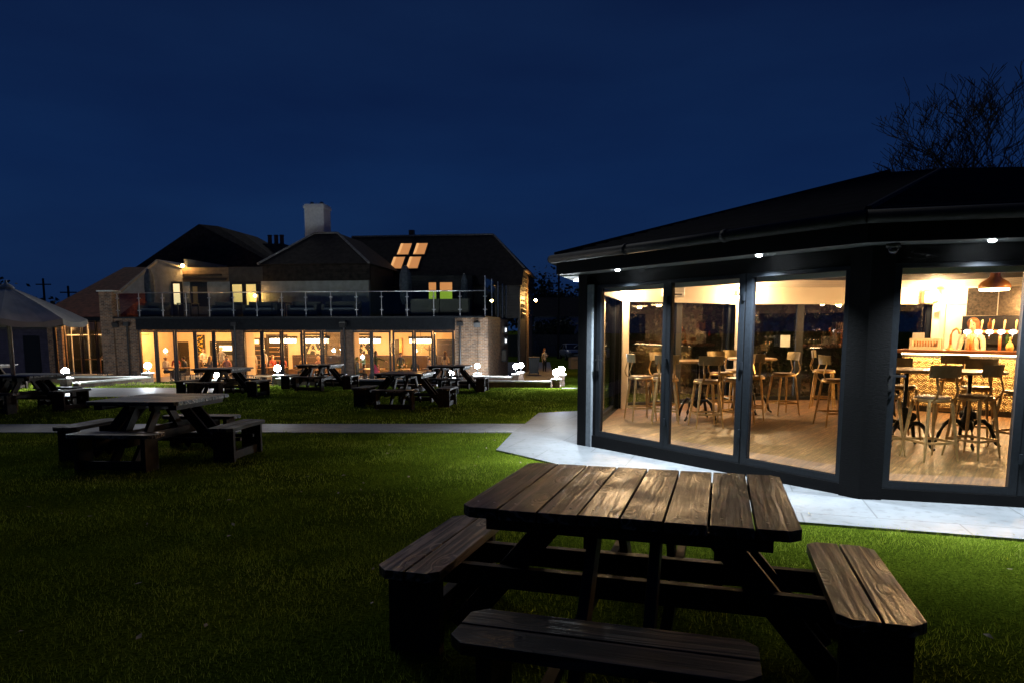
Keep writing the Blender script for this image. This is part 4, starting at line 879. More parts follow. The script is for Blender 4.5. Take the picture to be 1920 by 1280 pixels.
for x0, x1, lab in ((-12.4, -7.4, 'long channelled leather banquette along the rear wall of the middle bay'), (-7.3, -3.6, 'channelled leather banquette along the rear wall of the right bay')):
    t = pthing('banquette', lab, 'banquette', (x0 + x1) / 2, 5.5, TF); fz('seat', x0, x1, 5.1, 5.64, TF + 0.1, TF + 0.48, M['leather'], t, bev=0.03); fz('backrest', x0, x1, 5.65, 5.86, TF + 0.1, TF + 1.28, M['leather'], t, bev=0.03)
# chandeliers
def chandelier(x, y, w_, lab):
    t = pthing('chandelier', lab, 'chandelier', x, y, 0.8, 'crystal chandeliers over the dining tables', rz=0)
    bm = B(); 
    for k in range(36):
        a = k * math.pi / 18; cx, cy = x + w_ * math.cos(a), y + 0.45 * w_ * math.sin(a); h = 0.18 + 0.05 * (k % 2)
        tube(bm, [(cx, cy, 0.96), (cx, cy, 0.96 - h)], 0.03, 5)
    for k in range(20):
        a = k * math.pi / 10; cx, cy = x + 0.75 * w_ * math.cos(a), y + 0.33 * w_ * math.sin(a); tube(bm, [(cx, cy, 0.94), (cx, cy, 0.72)], 0.04, 5)
    ob('crystals', bm, emis('lit_crystal', (1, 0.72, 0.4), 2.2), t)
    bm = B()
    for k in range(36):
        a = k * math.pi / 18; box(bm, (x + w_ * 1.06 * math.cos(a), y + 0.5 * w_ * math.sin(a), 1.0 + 0.02 * (k % 2)), (0.1, 0.1, 0.1))
    tube(bm, [(x, y, 1.0), (x, y, 1.54)], 0.012, 6); bx(bm, x - 0.5, x + 0.5, y - 0.05, y + 0.05, 0.99, 1.02); ob('frame', bm, M['dark_wood'], t)
    light('chandelier_light', 'POINT', PL(x, y - 0.2, 0.5), CHAND, WARM, 0.3)
for x, w_, lab in ((-11.9, 0.72, 'crystal chandelier at the left of the middle bay'), (-9.95, 0.65, 'crystal chandelier over the banquette in the middle bay'), (-7.0, 0.62, 'crystal chandelier at the left of the right bay'), (-4.1, 0.58, 'crystal chandelier in front of the plain wall of the right bay')): chandelier(x, 3.5, w_, lab)
for x, y, e_ in ((-16.9, 3.2, 1.3), (-14.6, 3.2, 1.0), (-1.9, 2.4, 0.5), (-19.0, 3, 0.6)):
    t = pthing('ceiling_lamp', 'warm recessed ceiling lamp over the %s of the dining room' % {-16.9: 'left bay tables', -14.6: 'right side of the left bay', -1.9: 'passage end', -19.0: 'far left corner'}[x], 'ceiling lamp', x, y, 1.5)
    bm = B(); lathe(bm, [(0.13, 0.02), (0.14, 0.049), (0.0, 0.0495)], 16, (x, y, 1.5)); ob('bezel', bm, M['steel'], t); bm = B(); lathe(bm, [(0.0, 0.005), (0.12, 0.006), (0.12, 0.015), (0, 0.016)], 16, (x, y, 1.5)); ob('lens', bm, M['lamp_warm'], t)
    light('ceiling_lamp_light', 'POINT', PL(x, y, 1.3), CHAND * e_, WARM, 0.12)
# interior tables
def dining(x, y, lab, w_=1.1):
    t = pthing('dining_table', lab, 'table', x, y, TF, 'dining tables inside the pub')
    fz('tabletop', x - w_ / 2, x + w_ / 2, y - 0.4, y + 0.4, TF + 0.71, TF + 0.75, M['oak'], t, bev=0.004)
    bm = B(); tube(bm, [(x, y, TF), (x, y, TF + 0.71)], 0.04, 10); box(bm, (x, y, TF + 0.02), (0.5, 0.5, 0.035)); ob('pedestal', bm, M['iron'], t)
    for k in range(3):
        px = x + random.uniform(-.4, .4); py = y + random.uniform(-.25, .25); bm = B(); lathe(bm, [(0.03, 0), (0.004, 0.01), (0.004, 0.08), (0.035, 0.12), (0.03, 0.18)], 10); o = ob('wine_glass', bm, flat('wine_glass', (0.6, 0.55, 0.45), 0.1), None, True); o.location = PL(px, py, TF + 0.75)
        tag(o, 'stemmed glass on a dining table inside the pub', 'glass', 'glasses on the dining tables')
for x, y, lab in ((-17.1, 1.6, 'dining table at the left end window'), (-15.2, 2.1, 'dining table in the left bay with a party round it'), (-11.9, 2.4, 'dining table next to the waiting staff'), (-9.9, 2.2, 'dining table in the middle of the middle bay'), (-6.2, 1.7, 'dining table by the woman in the pink skirt'), (-4.3, 1.7, 'dining table in the right bay under the chandelier')): dining(x, y, lab)
# coat stand
t = pthing('coat_stand', 'black branching coat stand hung with dark coats in the right bay', 'coat stand', -3.95, 4.8, TF)
bm = B(); tube(bm, [(-3.95, 4.8, TF), (-3.95, 4.8, TF + 1.9)], 0.025, 8); lathe(bm, [(0.25, 0), (0.2, 0.03), (0.03, 0.06)], 14, (-3.95, 4.8, TF))
for k in range(6):
    a = k * math.pi / 3; bm2 = [(-3.95, 4.8, TF + 1.6), (-3.95 + 0.2 * math.cos(a), 4.8 + 0.2 * math.sin(a), TF + 1.65), (-3.95 + 0.28 * math.cos(a), 4.8 + 0.28 * math.sin(a), TF + 1.8)]; tube(bm, bm2, 0.014, 6)
ob('stand', bm, M['plastic_black'], t)
bm = B(); tube(bm, [(-3.75, 4.65, TF + 1.62), (-3.7, 4.6, TF + 1.3), (-3.7, 4.6, TF + 0.7), (-3.72, 4.6, TF + 0.6)], [0.06, 0.22, 0.26, 0.22], 10); o = ob('coat', bm, M['fabric_grey'], None, True); 
for v in o.data.vertices: v.co = (v.co.x + 3.7, v.co.y - 4.6, v.co.z - TF)
o.location = PL(-3.7, 4.6, TF); o.rotation_euler.z = -KA; tag(o, 'dark coat hanging on the coat stand', 'coat')

# ---- balcony
rl = pthing('balcony_railing', 'glass balcony balustrade with steel posts and handrail above the doors', 'railing', -9.6, 0, 2.09)
RP = [-19.1, -17.9, -16.61, -15.34, -14.08, -12.8, -11.56, -10.25, -9.0, -7.71, -6.4, -5.13, -3.85, -2.53, -1.24, -0.02]
def post(x, y, z0, z1, r=0.024):
    bm = B(); tube(bm, [(x, y, z0), (x, y, z1)], r, 8)
    return bm
for i, x in enumerate(RP):
    bm = post(x, 0.05, 2.091, 3.27)
    for z in (2.38, 3.0): bx(bm, x - 0.09, x + 0.09, 0.03, 0.07, z, z + 0.045)
    ob('post', bm, M['steel'], rl)
bm = B(); tube(bm, [(-19.25, 0.05, 3.29), (0.02, 0.05, 3.29)], 0.026, 8); ob('handrail', bm, M['steel'], rl, True)
for a, c in zip(RP, RP[1:]): ob('glass_panel', BX(a + 0.05, c - 0.05, 0.045, 0.056, 2.2, 3.23), M['rail_glass'], rl)
sr = pthing('side_screen', 'row of tall steel posts and glass above the brick side wall', 'glass screen', 0, 4, 2.09)
ys = [0.1, 2.2, 4.4, 6.2, 7.8]; top = [4.02, 4.02, 4.02, 4.02, 4.02]
for y in ys: ob('post', post(-0.02, y, 2.1, 4.0 if y > 1 else 4.0, 0.028), M['steel'], sr)
for a, c in zip(ys, ys[1:]): ob('glass_panel', BX(-0.025, -0.015, a + 0.05, c - 0.05, 2.15, 3.9), M['rail_glass'], sr)

# ---- white rendered house wing behind the balcony
hs = pthing('rendered_house', 'pale rendered upper storey behind the balcony with two lit yellow windows', 'house', -12, 4, 2.09)
def wallpanel(x0, x1, z0, z1, mat=M['render'], y=4.0, nm='wall'): return fz(nm, x0, x1, y, y + 0.25, z0, z1, mat, hs)
# wall pieces around the openings
wallpanel(-18.0, -17.55, 2.09, 4.1); wallpanel(-16.5, -15.15, 2.09, 4.1); wallpanel(-13.3, -7.1, 2.09, 4.1); wallpanel(-17.5, -16.5, 2.3, 2.72)
wallpanel(-15.15, -13.3, 2.09, 2.6); wallpanel(-15.15, -13.3, 4.0, 4.1, M['dark_wood'])
fz('side_wall', -18.0, -17.8, 4.26, 9, 2.09, 5.4, M['render'], hs); fz('side_wall', -7.3, -7.1, 4.26, 8.69, 2.09, 5.0, M['clad'], hs)
lit_y = emis('yellow_lit_blind', (0.95, 0.68, 0.22), 0.2, (0.5, 0.4, 0.2)); lit_w = emis('warm_lit_pane', (1, 0.75, 0.4), 0.3, (0.5, 0.4, 0.2)); lit_o = emis('orange_lit_pane', (1, 0.42, 0.13), 0.16, (0.5, 0.3, 0.1)); lit_g = emis('green_lit_pane', (0.42, 0.62, 0.05), 0.16, (0.3, 0.5, 0.1)); 
for a, c in ((-15.0, -14.42), (-14.18, -13.6)):
    bm = B(); bx(bm, a - 0.12, a, 3.97, 4.05, 2.6, 4.0); bx(bm, c, c + 0.12, 3.97, 4.05, 2.6, 4.0); bx(bm, a, c, 3.97, 4.05, 2.6, 2.66); bx(bm, a, c, 3.97, 4.05, 3.94, 4.0)
    w_ = ob('window', bm, M['plastic_black'], hs); fz('pane', a + .001, c - .001, 4.0, 4.02, 2.66, 3.94, lit_y, w_)
w_ = fz('window', -17.5, -16.5, 4.02, 4.1, 2.73, 4.05, M['plastic_black'], hs); fz('pane', -17.38, -17.1, 4.0, 4.015, 2.85, 3.85, flat('dim_pane', (0.25, 0.2, 0.1)), w_)
fz('lintel', -17.9, -15.3, 3.9, 3.99, 4.15, 4.3, M['dark_wood'], hs); fz('lintel', -17.9, -15.6, 3.92, 3.99, 4.42, 4.52, M['dark_wood'], hs)
fz('upper_wall', -18.0, -15.2, 4.01, 4.2, 4.101, 4.9, M['clad_brown'], hs); fz('upper_wall', -15.19, -13.1, 4.01, 4.2, 4.101, 4.9, M['clad'], hs)
# gable with a black tile-hung face and hip, chimney on top
fz('gable_face', -13.15, -7.0, 3.95, 4.1, 4.101, 5.0, M['tile_dark'], hs)
bm = B(); E_ = [(-13.3, 3.7, 5.0), (-6.95, 3.7, 5.0), (-6.95, 10.5, 5.0), (-13.3, 10.5, 5.0)]; r0, r1 = (-11.1, 6.4, 7.0), (-9.7, 6.4, 7.0)
solid(bm, E_ + [r0, r1, (-9.7, 10.5, 7.0), (-11.1, 10.5, 7.0)], [(0, 1, 5, 4), (1, 2, 6, 5), (4, 5, 6, 7), (0, 4, 7, 3), (3, 7, 6, 2), (0, 3, 2, 1)])
hr = ob('roof', bm, M['tile_dark'], hs)
bm = B(); tube(bm, [(-13.3, 3.7, 5.02), r0], 0.07, 6); tube(bm, [(-6.95, 3.7, 5.02), r1], 0.07, 6); tube(bm, [r0, r1], 0.07, 6); ob('ridge_tiles', bm, M['ridge'], hr)
ch = fz('chimney', -12.2, -11.0, 7.6, 8.7, 6.3, 8.9, M['white_paint'], hs); 
bm = B(); bx(bm, -12.25, -10.95, 7.55, 8.75, 8.65, 8.8); ob('cap', bm, M['white_paint'], ch); bm = B(); bx(bm, -12.3, -10.9, 7.5, 8.8, 6.35, 6.75); ob('lead_flashing', bm, M['ridge'], ch)
bm = B(); [lathe(bm, [(0.1, 0), (0.12, 0.1), (0.09, 0.18)], 10, (x, 8.1, 8.9)) for x in (-11.9, -11.3)]; ob('chimney_pot', bm, M['dark_wood'], ch)

# ---- big dark roofed range at the left, white gable and lamp
lr = pthing('old_pub', 'old pub range with tall dark tiled roof and pale sloping gable', 'building', -19, 9, TF)
bm = B(); e0 = 4.6
solid(bm, [(-24.9, 8.0, e0), (-12.8, 8.0, e0), (-12.8, 16, e0), (-24.9, 16, e0), (-20.75, 10.5, 8.3), (-19.6, 10.8, 8.2), (-18.0, 11.0, 7.75), (-20.75, 13.5, 8.3), (-18.0, 13.0, 7.75)],
      [(0, 1, 6, 5, 4), (0, 4, 7, 3), (3, 7, 8, 2), (1, 2, 8, 6), (4, 5, 6, 8, 7), (0, 3, 2, 1)])
ob('roof', bm, M['tile_dark'], lr)
fz('wall', -24.6, -13.0, 8.3, 15.7, TF, e0 - 0.01, M['render'], lr)
bm = B(); P_ = [(-21.9, 2.09), (-17.95, 2.09), (-17.95, 4.9), (-18.6, 5.15), (-19.35, 5.3), (-21.9, 3.5)]
a_ = [bm.verts.new((x, 4.0, z)) for x, z in P_]; c_ = [bm.verts.new((x, 8.2, z)) for x, z in P_]; bm.faces.new(a_); bm.faces.new(c_[::-1])
for i in range(6): bm.faces.new((a_[i], c_[i], c_[(i + 1) % 6], a_[(i + 1) % 6]))
ob('gable', bm, M['render'], lr)
dr = fz('door', -18.62, -17.98, 3.93, 3.99, 2.09, 4.12, M['plastic_black'], lr); fz('pane', -18.5, -18.12, 3.915, 3.929, 2.85, 4.0, lit_w, dr)
bm = B(); slab(bm, [(-22.0, 3.8, 3.47), (-19.35, 3.8, 5.36), (-19.35, 8.3, 5.36), (-22.0, 8.3, 3.47)], 0.08); slab(bm, [(-19.34, 3.8, 5.36), (-17.9, 3.8, 4.95), (-17.9, 8.3, 4.95), (-19.34, 8.3, 5.36)], 0.08); ob('roof', bm, M['render'], lr)
# rear chimneys seen between the roofs
cs = pthing('brick_chimney', 'dark rear chimney stack with three tall pots between the two roofs', 'chimney', -16.1, 12, 5.0)
fz('stack', -16.9, -15.5, 11.5, 12.5, 5.0, 7.1, M['brick_dark'], cs)
for x in (-16.6, -16.15, -15.75): bm = B(); lathe(bm, [(0.14, 0), (0.13, 0.5), (0.16, 0.62)], 10, (x, 12, 7.1)); ob('chimney_pot', bm, flat('red_pot', (0.12, 0.04, 0.03)), cs)

# ---- black barn on the right
bn_ = pthing('black_barn', 'long black weatherboarded barn with dark tiled half hipped roof and four lit rooflights', 'barn', -4, 12, TF)
fz('wall', -9.0, 0.6, 8.7, 8.9, 2.1, 4.1, M['clad'], bn_)
fz('porch', -5.9, -2.1, 8.0, 8.69, 2.1, 4.6, M['clad'], bn_); fz('porch_roof', -6.0, -2.0, 7.9, 9.6, 4.601, 4.66, M['anth'], bn_)
ob('end_wall', BX(0.6, 0.75, 8.41, 16.4, TF, 3.9), M['clad'], bn_)
bm = B(); P_ = [(8.7, 3.9), (16.4, 3.9), (16.4, 4.1), (15.5, 5.1), (9.65, 5.1), (8.7, 4.2)]; a_ = [bm.verts.new((0.61, y, z)) for y, z in P_]; c_ = [bm.verts.new((0.752, y, z)) for y, z in P_]; bm.faces.new(a_[::-1]); bm.faces.new(c_)
for i in range(6): bm.faces.new((a_[i], a_[(i + 1) % 6], c_[(i + 1) % 6], c_[i]))
ob('end_gable', bm, M['clad'], bn_)
bm = B(); solid(bm, [(-11.1, 8.3, 4.05), (0.85, 8.3, 4.05), (0.85, 9.65, 5.17), (-1.49, 12.6, 7.6), (-11.1, 12.6, 7.6), (0.85, 15.5, 5.17), (0.85, 16.9, 4.05), (-11.1, 16.9, 4.05)],
      [(0, 1, 2, 3, 4), (2, 5, 3), (3, 5, 6, 7, 4), (0, 4, 7), (1, 6, 5, 2), (0, 7, 6, 1)])
br = ob('roof', bm, M['tile_dark'], bn_)
bm = B(); tube(bm, [(-11.1, 12.6, 7.6), (-1.49, 12.6, 7.6)], 0.07, 6); tube(bm, [(-1.49, 12.6, 7.6), (0.85, 9.65, 5.19)], 0.06, 6); tube(bm, [(-1.49, 12.6, 7.6), (0.85, 15.5, 5.19)], 0.06, 6); ob('ridge_tiles', bm, M['ridge'], br)
fz('vent', -7.2, -6.85, 12.7, 13.0, 7.4, 8.0, M['dark_wood'], br)
sl_ = (7.6 - 4.05) / 4.3
def on_roof(x, y, d=0.0): n = Vector((0, -sl_, 1)).normalized(); p = Vector((x, y, 4.05 + (y - 8.3) * sl_)); return p + n * d
for (x0, y0) in ((-7.48, 10.87), (-6.42, 10.87), (-7.62, 9.68), (-6.57, 9.68)):
    y1 = y0 + 0.96; x1 = x0 + 0.73
    bm = B(); P_ = [on_roof(x0 - .06, y0 - .05, .04), on_roof(x1 + .06, y0 - .05, .04), on_roof(x1 + .06, y1 + .05, .04), on_roof(x0 - .06, y1 + .05, .04)]; slab(bm, P_, 0.07); rf_ = ob('rooflight', bm, M['plastic_black'], bn_)
    bm = B(); P_ = [on_roof(x0, y0, .055), on_roof(x1, y0, .055), on_roof(x1, y1, .055), on_roof(x0, y1, .055)]; slab(bm, P_, 0.01); ob('pane', bm, emis('rooflight_glow', (1, 0.4, 0.12), 0.16, (0.5, 0.3, 0.1)), rf_)
    bm = B(); P_ = [on_roof(x0, y0, .063), on_roof(x0 + .16, y0 + .12, .063), on_roof(x0 + .16, y1, .063), on_roof(x0, y1, .063)]; slab(bm, P_, 0.004); ob('reveal', bm, emis('rooflight_reveal', (1, 0.5, 0.18), 0.25, (0.5, 0.3, 0.1)), rf_)
# balcony doors of the barn, orange above, green below
for a, c, door in ((-4.7, -4.26, True), (-4.02, -3.28, False)):
    z0 = 2.12 if door else 3.08
    w_ = fz('door' if door else 'window', a - 0.1, c + 0.1, 7.93, 7.99, z0 - 0.01, 4.3, M['plastic_black'], bn_)
    ob('upper_pane', BX(a, c, 7.91, 7.925, 3.69, 4.22), lit_o, w_)
    ob('lower_pane', BX(a, c, 7.91, 7.925, z0, 3.685), lit_g, w_)
# louvres on the end gable lit by the orange lamp
bm = B()
for y in (9.6, 10.6, 13.9):
    for k in range(9): box(bm, (0.84, y, 2.4 + 0.27 * k), (0.15, 0.85, 0.02), Matrix.Rotation(0.6, 3, 'Y'))
ob('louvre', bm, M['clad_brown'], bn_)
for y in (11.6, 12.0, 12.5): bm = B(); tube(bm, [(0.82, y, TF), (0.82, y, 4.8)], 0.05, 8); ob('drainpipe', bm, M['clad_brown'], bn_)
ob('eaves_board', BX(0.753, 1.0, 9.65, 15.5, 4.98, 5.1), M['clad_brown'], bn_)
# orange lamps
def bulk(p, lab, e_, c=(1, 0.55, 0.16)):
    t = thing('wall_lamp', lab, 'wall lamp', p)
    bm = B(); sphere(bm, (0, 0, 0), 0.09, 12); ob('bulb', bm, emis('sodium_bulb', c, 40), t, True)
    bm = B(); tube(bm, [(0, 0.05, 0.02), (0, 0.12, 0.1), (0, 0.2, 0.1)], 0.015, 6); lathe(bm, [(0.02, 0.13), (0.1, 0.09), (0.11, 0.07)], 12); ob('bracket', bm, M['plastic_black'], t)
    light('wall_lamp_light', 'POINT', (p[0], p[1] - 0.12, p[2]), e_, c, 0.07)
bulk(PL(-17.75, 3.75, 4.98), 'bright orange lamp at the top of the pale gable', 17)
bulk(PL(-13.55, 3.75, 3.3), 'orange wall lamp beside the right yellow window', 9)
bulk(PL(1.4, 11.5, 3.28), 'orange lamp on the side of the black barn', 120)

# ---- annex with glazed stair hall and red tiled roof
an = pthing('stair_hall', 'glazed stair hall with white window bars, oak stair and red tiled roof', 'building', -22.5, 1.5, TF)
fz('pier', -24.45, -24.12, 1.5, 1.85, TF - .1, 1.9, M['brick'], an); fz('pier', -23.88, -23.6, 1.5, 1.85, TF - .1, 1.9, M['brick'], an); fz('drainpipe', -24.05, -23.95, 1.42, 1.52, TF, 1.9, M['plastic_black'], an)
fz('fascia', -24.5, -20.05, 1.35, 1.49, 1.91, 2.1, M['anth'], an)
for a, c in ((-23.5, -22.5), (-22.45, -21.6), (-21.55, -20.4)):
    bm = B(); bx(bm, a, a + 0.05, 1.55, 1.6, TF, 1.9); bx(bm, c - 0.05, c, 1.55, 1.6, TF, 1.9); bx(bm, a + .05, c - .05, 1.55, 1.6, 1.84, 1.9); w_ = ob('window', bm, M['anth'], an)
    fz('pane', a + 0.051, c - 0.051, 1.57, 1.578, TF + 0.01, 1.839, M['glass'], w_)
bm = B()
for x in (-22.9, -22.2, -21.5, -20.8): bx(bm, x, x + 0.07, 4.0, 4.06, TF, 1.9)
bx(bm, -23.6, -20.0, 3.99, 4.065, 1.1, 1.17); bx(bm, -23.6, -20.0, 3.99, 4.065, -0.3, -0.24); ob('white_frame', bm, M['white_paint'], an); fz('rear_glazing', -24.05, -20.06, 4.08, 4.1, TF + .01, 1.9, flat('night_pane', (0.012, 0.012, 0.014), .12), an); fz('side_glazing', -24.09, -24.07, 1.9, 4.07, TF + .01, 1.9, flat('night_pane', (0.012, 0.012, 0.014), .12), an)
bm = B(); [bx(bm, -24.069, -24.02, y, y + .06, TF, 1.9) for y in (2.0, 2.7, 3.4, 4.0)]; bx(bm, -24.015, -23.98, 2.0, 4.0, 1.1, 1.17); ob('side_bars', bm, M['white_paint'], an)
fz('floor', -24.1, -20.05, 1.6, 7.5, TF - .04, TF, M['terrace'], an); fz('wall', -24.3, -24.1, 1.86, 7.5, TF, 2.0, M['pub_cream'], an); fz('wall', -24.1, -20.1, 7.4, 7.5, TF, 2.0, M['brick_dark'], an); fz('ceiling', -24.1, -20.05, 1.6, 7.4, 1.95, 2.0, M['pub_cream'], an)
bm = B(); [bx(bm, -21.7 + 0.2 * k, -21.45 + 0.2 * k, 2.6, 3.5, -1.1 + 0.28 * k, -1.05 + 0.28 * k) for k in range(9)]; bar(bm, (-21.9, 2.55, -1.2), (-20.05, 2.55, 1.4), 0.06, 0.2); bar(bm, (-22.2, 2.5, -0.2), (-20.3, 2.5, 2.0 - .3), 0.06, 0.07)
for x in (-23.3, -22.2): tube(bm, [(x, 2.5, TF), (x, 2.5, -0.1)], 0.05, 6)
bx(bm, -23.3, -22.2, 2.47, 2.53, -0.22, -0.17); ob('stair', bm, M['oak'], an)
light('stair_hall_light', 'POINT', PL(-22.3, 3.2, 1.5), 70, WARM, 0.1); 
bm = B(); sphere(bm, (-22.3, 3.2, 1.7), 0.07, 10); ob('bulb', bm, M['lamp_warm'], an, True)
bm = B(); solid(bm, [(-24.7, 1.2, 2.1), (-20.0, 1.2, 2.1), (-20.0, 8, 2.1), (-24.7, 8, 2.1), (-24.3, 7.2, 5.6), (-20.0, 7.2, 5.6)], [(0, 1, 5, 4), (0, 4, 3), (1, 2, 5), (2, 3, 4, 5), (0, 3, 2, 1)]); bm.free()
bm = B(); solid(bm, [(-25.0, 1.2, 2.12), (-20.02, 1.2, 2.12), (-20.02, 10.5, 2.12), (-25.0 - 2, 10.5, 2.12), (-24.1, 7.6, 5.3), (-20.02, 7.6, 5.3)], [(0, 1, 5, 4), (0, 4, 3), (1, 2, 5), (2, 3, 4, 5), (0, 3, 2, 1)]); ob('roof', bm, M['tile_red'], an)
# dark timber shed further left
sd = pthing('timber_shed', 'low grey weatherboarded shed with dark roof behind the parasol', 'shed', -28, 3, TF)
fz('wall', -31.5, -25.2, 2.6, 6.5, TF - .1, 1.5, M['clad_purple'], sd); fz('door', -26.9, -25.9, 2.55, 2.59, TF, 1.1, M['plastic_black'], sd)
bm = B(); solid(bm, [(-31.9, 2.3, 1.45), (-24.9, 2.3, 1.45), (-24.9, 6.8, 1.45), (-31.9, 6.8, 1.45), (-31.5, 4.5, 2.6), (-25.4, 4.5, 2.6)], [(0, 1, 5, 4), (1, 2, 5), (2, 3, 4, 5), (3, 0, 4), (0, 3, 2, 1)]); ob('roof', bm, M['slate'], sd)
# meters, floodlights
for z0, z1, w_, lab in ((1.2, 1.62, .25, 'upper wall lantern on the brick side wall'), (0.6, 1.0, .25, 'lower wall lantern on the brick side wall')):
    t = pthing('wall_lantern', lab, 'wall lantern', 0.12, 6.7, z0); fz('case', 0.001, 0.22, 6.5, 6.9, z0, z1, M['plastic_black'], t); fz('lens', 0.09, 0.18, 6.48, 6.499, z0 + .1, z1 - .1, emis('dim_lens', (0.9, 0.95, 1), 0.5), t)
t = pthing('meter_box', 'grey meter cabinet on the brick side wall below the lanterns', 'meter box', 0.15, 5.9, -0.35); fz('case', 0.001, 0.28, 5.6, 6.4, -0.35, 0.35, M['anth'], t); fz('door', 0.03, 0.25, 5.57, 5.599, -0.28, 0.28, M['fabric_grey'], t)
for x, y in ((-0.36, -0.2), (-19.05, -0.2), (-7.0, -0.25)):
    t = pthing('floodlight', 'unlit black floodlight %s' % {-0.36: 'at the top corner of the brick end wall', -19.05: 'beside the tall brick pier', -7.0: 'under the deck above the right pier'}[x], 'floodlight', x, y, 1.65)
    bm = B(); box(bm, (x, y - .08, 1.68), (0.3, 0.12, 0.24), Matrix.Rotation(0.4, 3, 'X')); bx(bm, x - .04, x + .04, y, y + 0.19, 1.8, 1.86); ob('housing', bm, M['plastic_black'], t)
# ---- balcony furniture
def sofa(x, y, w_, lab, rz=0):
    t = pthing('rattan_sofa', lab, 'sofa', x, y, 2.09, 'dark rattan sofas on the balcony'); 
    fz('base', x - w_ / 2, x + w_ / 2, y - .4, y + .4, 2.12, 2.45, M['fabric_grey'], t, bev=.02); fz('backrest', x - w_ / 2, x + w_ / 2, y + .25, y + .4, 2.451, 2.9, M['fabric_grey'], t, bev=.02); fz('cushion', x - w_ / 2 + .05, x + w_ / 2 - .05, y - .38, y + .24, 2.451, 2.56, flat('grey_cushion', (0.16, 0.17, 0.18)), t, bev=.03)
    bm = B(); bx(bm, x - w_ / 2, x - w_ / 2 + .14, y - .4, y + .24, 2.451, 2.72); bx(bm, x + w_ / 2 - .14, x + w_ / 2, y - .4, y + .24, 2.451, 2.72); ob('armrest', bm, M['fabric_grey'], t)
for x, w_, lab in ((-12.2, 1.9, 'rattan sofa right of the orange wall lamp'), (-9.9, 1.6, 'rattan sofa under the black gable'), (-14.3, 1.5, 'rattan sofa below the yellow windows'), (-7.9, 1.9, 'rattan sofa in the middle of the balcony'), (-18.4, 1.4, 'rattan sofa at the far left of the balcony')): sofa(x, 2.0, w_, lab)
for x, lab in ((-11.0, 'low table with two tumblers on the balcony'), (-16.2, 'low balcony table in front of the dim window')):
    t = pthing('side_table', lab, 'table', x, 1.6, 2.09); fz('tabletop', x - .4, x + .4, 1.2, 2.0, 2.78, 2.82, M['plastic_black'], t); bm = B(); [bx(bm, x + a, x + a + .05, 1.6 + c, 1.65 + c, 2.09, 2.779) for a in (-.38, .33) for c in (-.38, .33)]; ob('leg', bm, M['plastic_black'], t) if False else [ob('leg', BX(x + a, x + a + .05, 1.6 + c, 1.65 + c, 2.09, 2.779), M['plastic_black'], t) for a in (-.38, .33) for c in (-.38, .33)]; bm.free()
for x in (-11.1, -10.9):
    bm = B(); lathe(bm, [(0.035, 0), (0.04, 0.18)], 10); o = ob('tumbler', bm, flat('tumbler', (0.7, 0.7, 0.65), .2), None); o.location = PL(x, 1.5, 2.82); tag(o, 'pale tumbler on the low balcony table', 'glass', 'tumblers on the balcony table')
for x0, x1, lab in ((-3.9, -1.0, 'long grey planter box at the right end of the balcony'),):
    t = pthing('planter_box', lab, 'planter', x0, 1.2, 2.09); fz('box', x0, (x0 + x1) / 2 - .02, 0.9, 1.4, 2.1, 2.95, M['fabric_grey'], t); fz('box', (x0 + x1) / 2 + .02, x1, 0.9, 1.4, 2.1, 2.95, M['fabric_grey'], t)
for x, y, z1, w_, lab in ((-4.75, 3.0, 4.75, 0.3, 'closed dark parasol standing before the barn doors'), (-18.9, 2.4, 4.7, 0.24, 'closed dark parasol before the pale gable'), (-1.6, 3.0, 4.3, .16, 'slim closed parasol at the right end of the balcony')):
    t = pthing('closed_parasol', lab, 'parasol', x, y, 2.09); bm = B(); tube(bm, [(x, y, 2.1), (x, y, z1 + .05)], 0.025, 8); ob('pole', bm, M['pole_wood'], t)
    bm = B(); n = 16; rings = []
    for q, rr0 in ((0, .5), (.15, .85), (.5, 1.0), (.8, .9), (1, .35)):
        rings.append([bm.verts.new((x + w_ * rr0 * (1 + .22 * math.sin(k * 2.4)) * math.cos(2 * math.pi * k / n), y + w_ * rr0 * (1 + .22 * math.sin(k * 2.4)) * math.sin(2 * math.pi * k / n), 2.75 + (z1 - 2.75) * q)) for k in range(n)])
    for a, c in zip(rings, rings[1:]):
        for k in range(n): bm.faces.new((a[k], a[(k + 1) % n], c[(k + 1) % n], c[k]))
    bm.faces.new(rings[-1]); bm.faces.new(rings[0][::-1]); ob('canopy', bm, M['parasol_dark'], t, True)
# potted palm with green light
t = pthing('potted_palm', 'potted palm lit green by the barn door', 'plant', -4.6, 3.6, 2.09)
bm = B(); lathe(bm, [(0.16, 0), (0.22, 0.35), (0.2, 0.36)], 14, (-4.6, 3.6, 2.09)); ob('pot', bm, M['dark_wood'], t)
bm = B(); tube(bm, [(-4.6, 3.6, 2.3), (-4.6, 3.6, 2.9)], .04, 8); ob('trunk', bm, M['bark'], t)
bm = B()
for k in range(14):
    a = k * 0.9; l_ = random.uniform(.4, .7); P0 = Vector((-4.6, 3.6, 2.85)); pr_ = None
    for j in range(6):
        f = j / 5; p = P0 + Vector((math.cos(a) * l_ * f, math.sin(a) * l_ * f, 0.45 * f - 0.5 * f * f)); s = Vector((-math.sin(a), math.cos(a), 0)) * (0.07 * (1 - f) + .005)
        cur = (bm.verts.new(p + s), bm.verts.new(p - s))
        if pr_: bm.faces.new((pr_[0], cur[0], cur[1], pr_[1]))
        pr_ = cur
ob('leaves', bm, M['palm_leaf'], t)
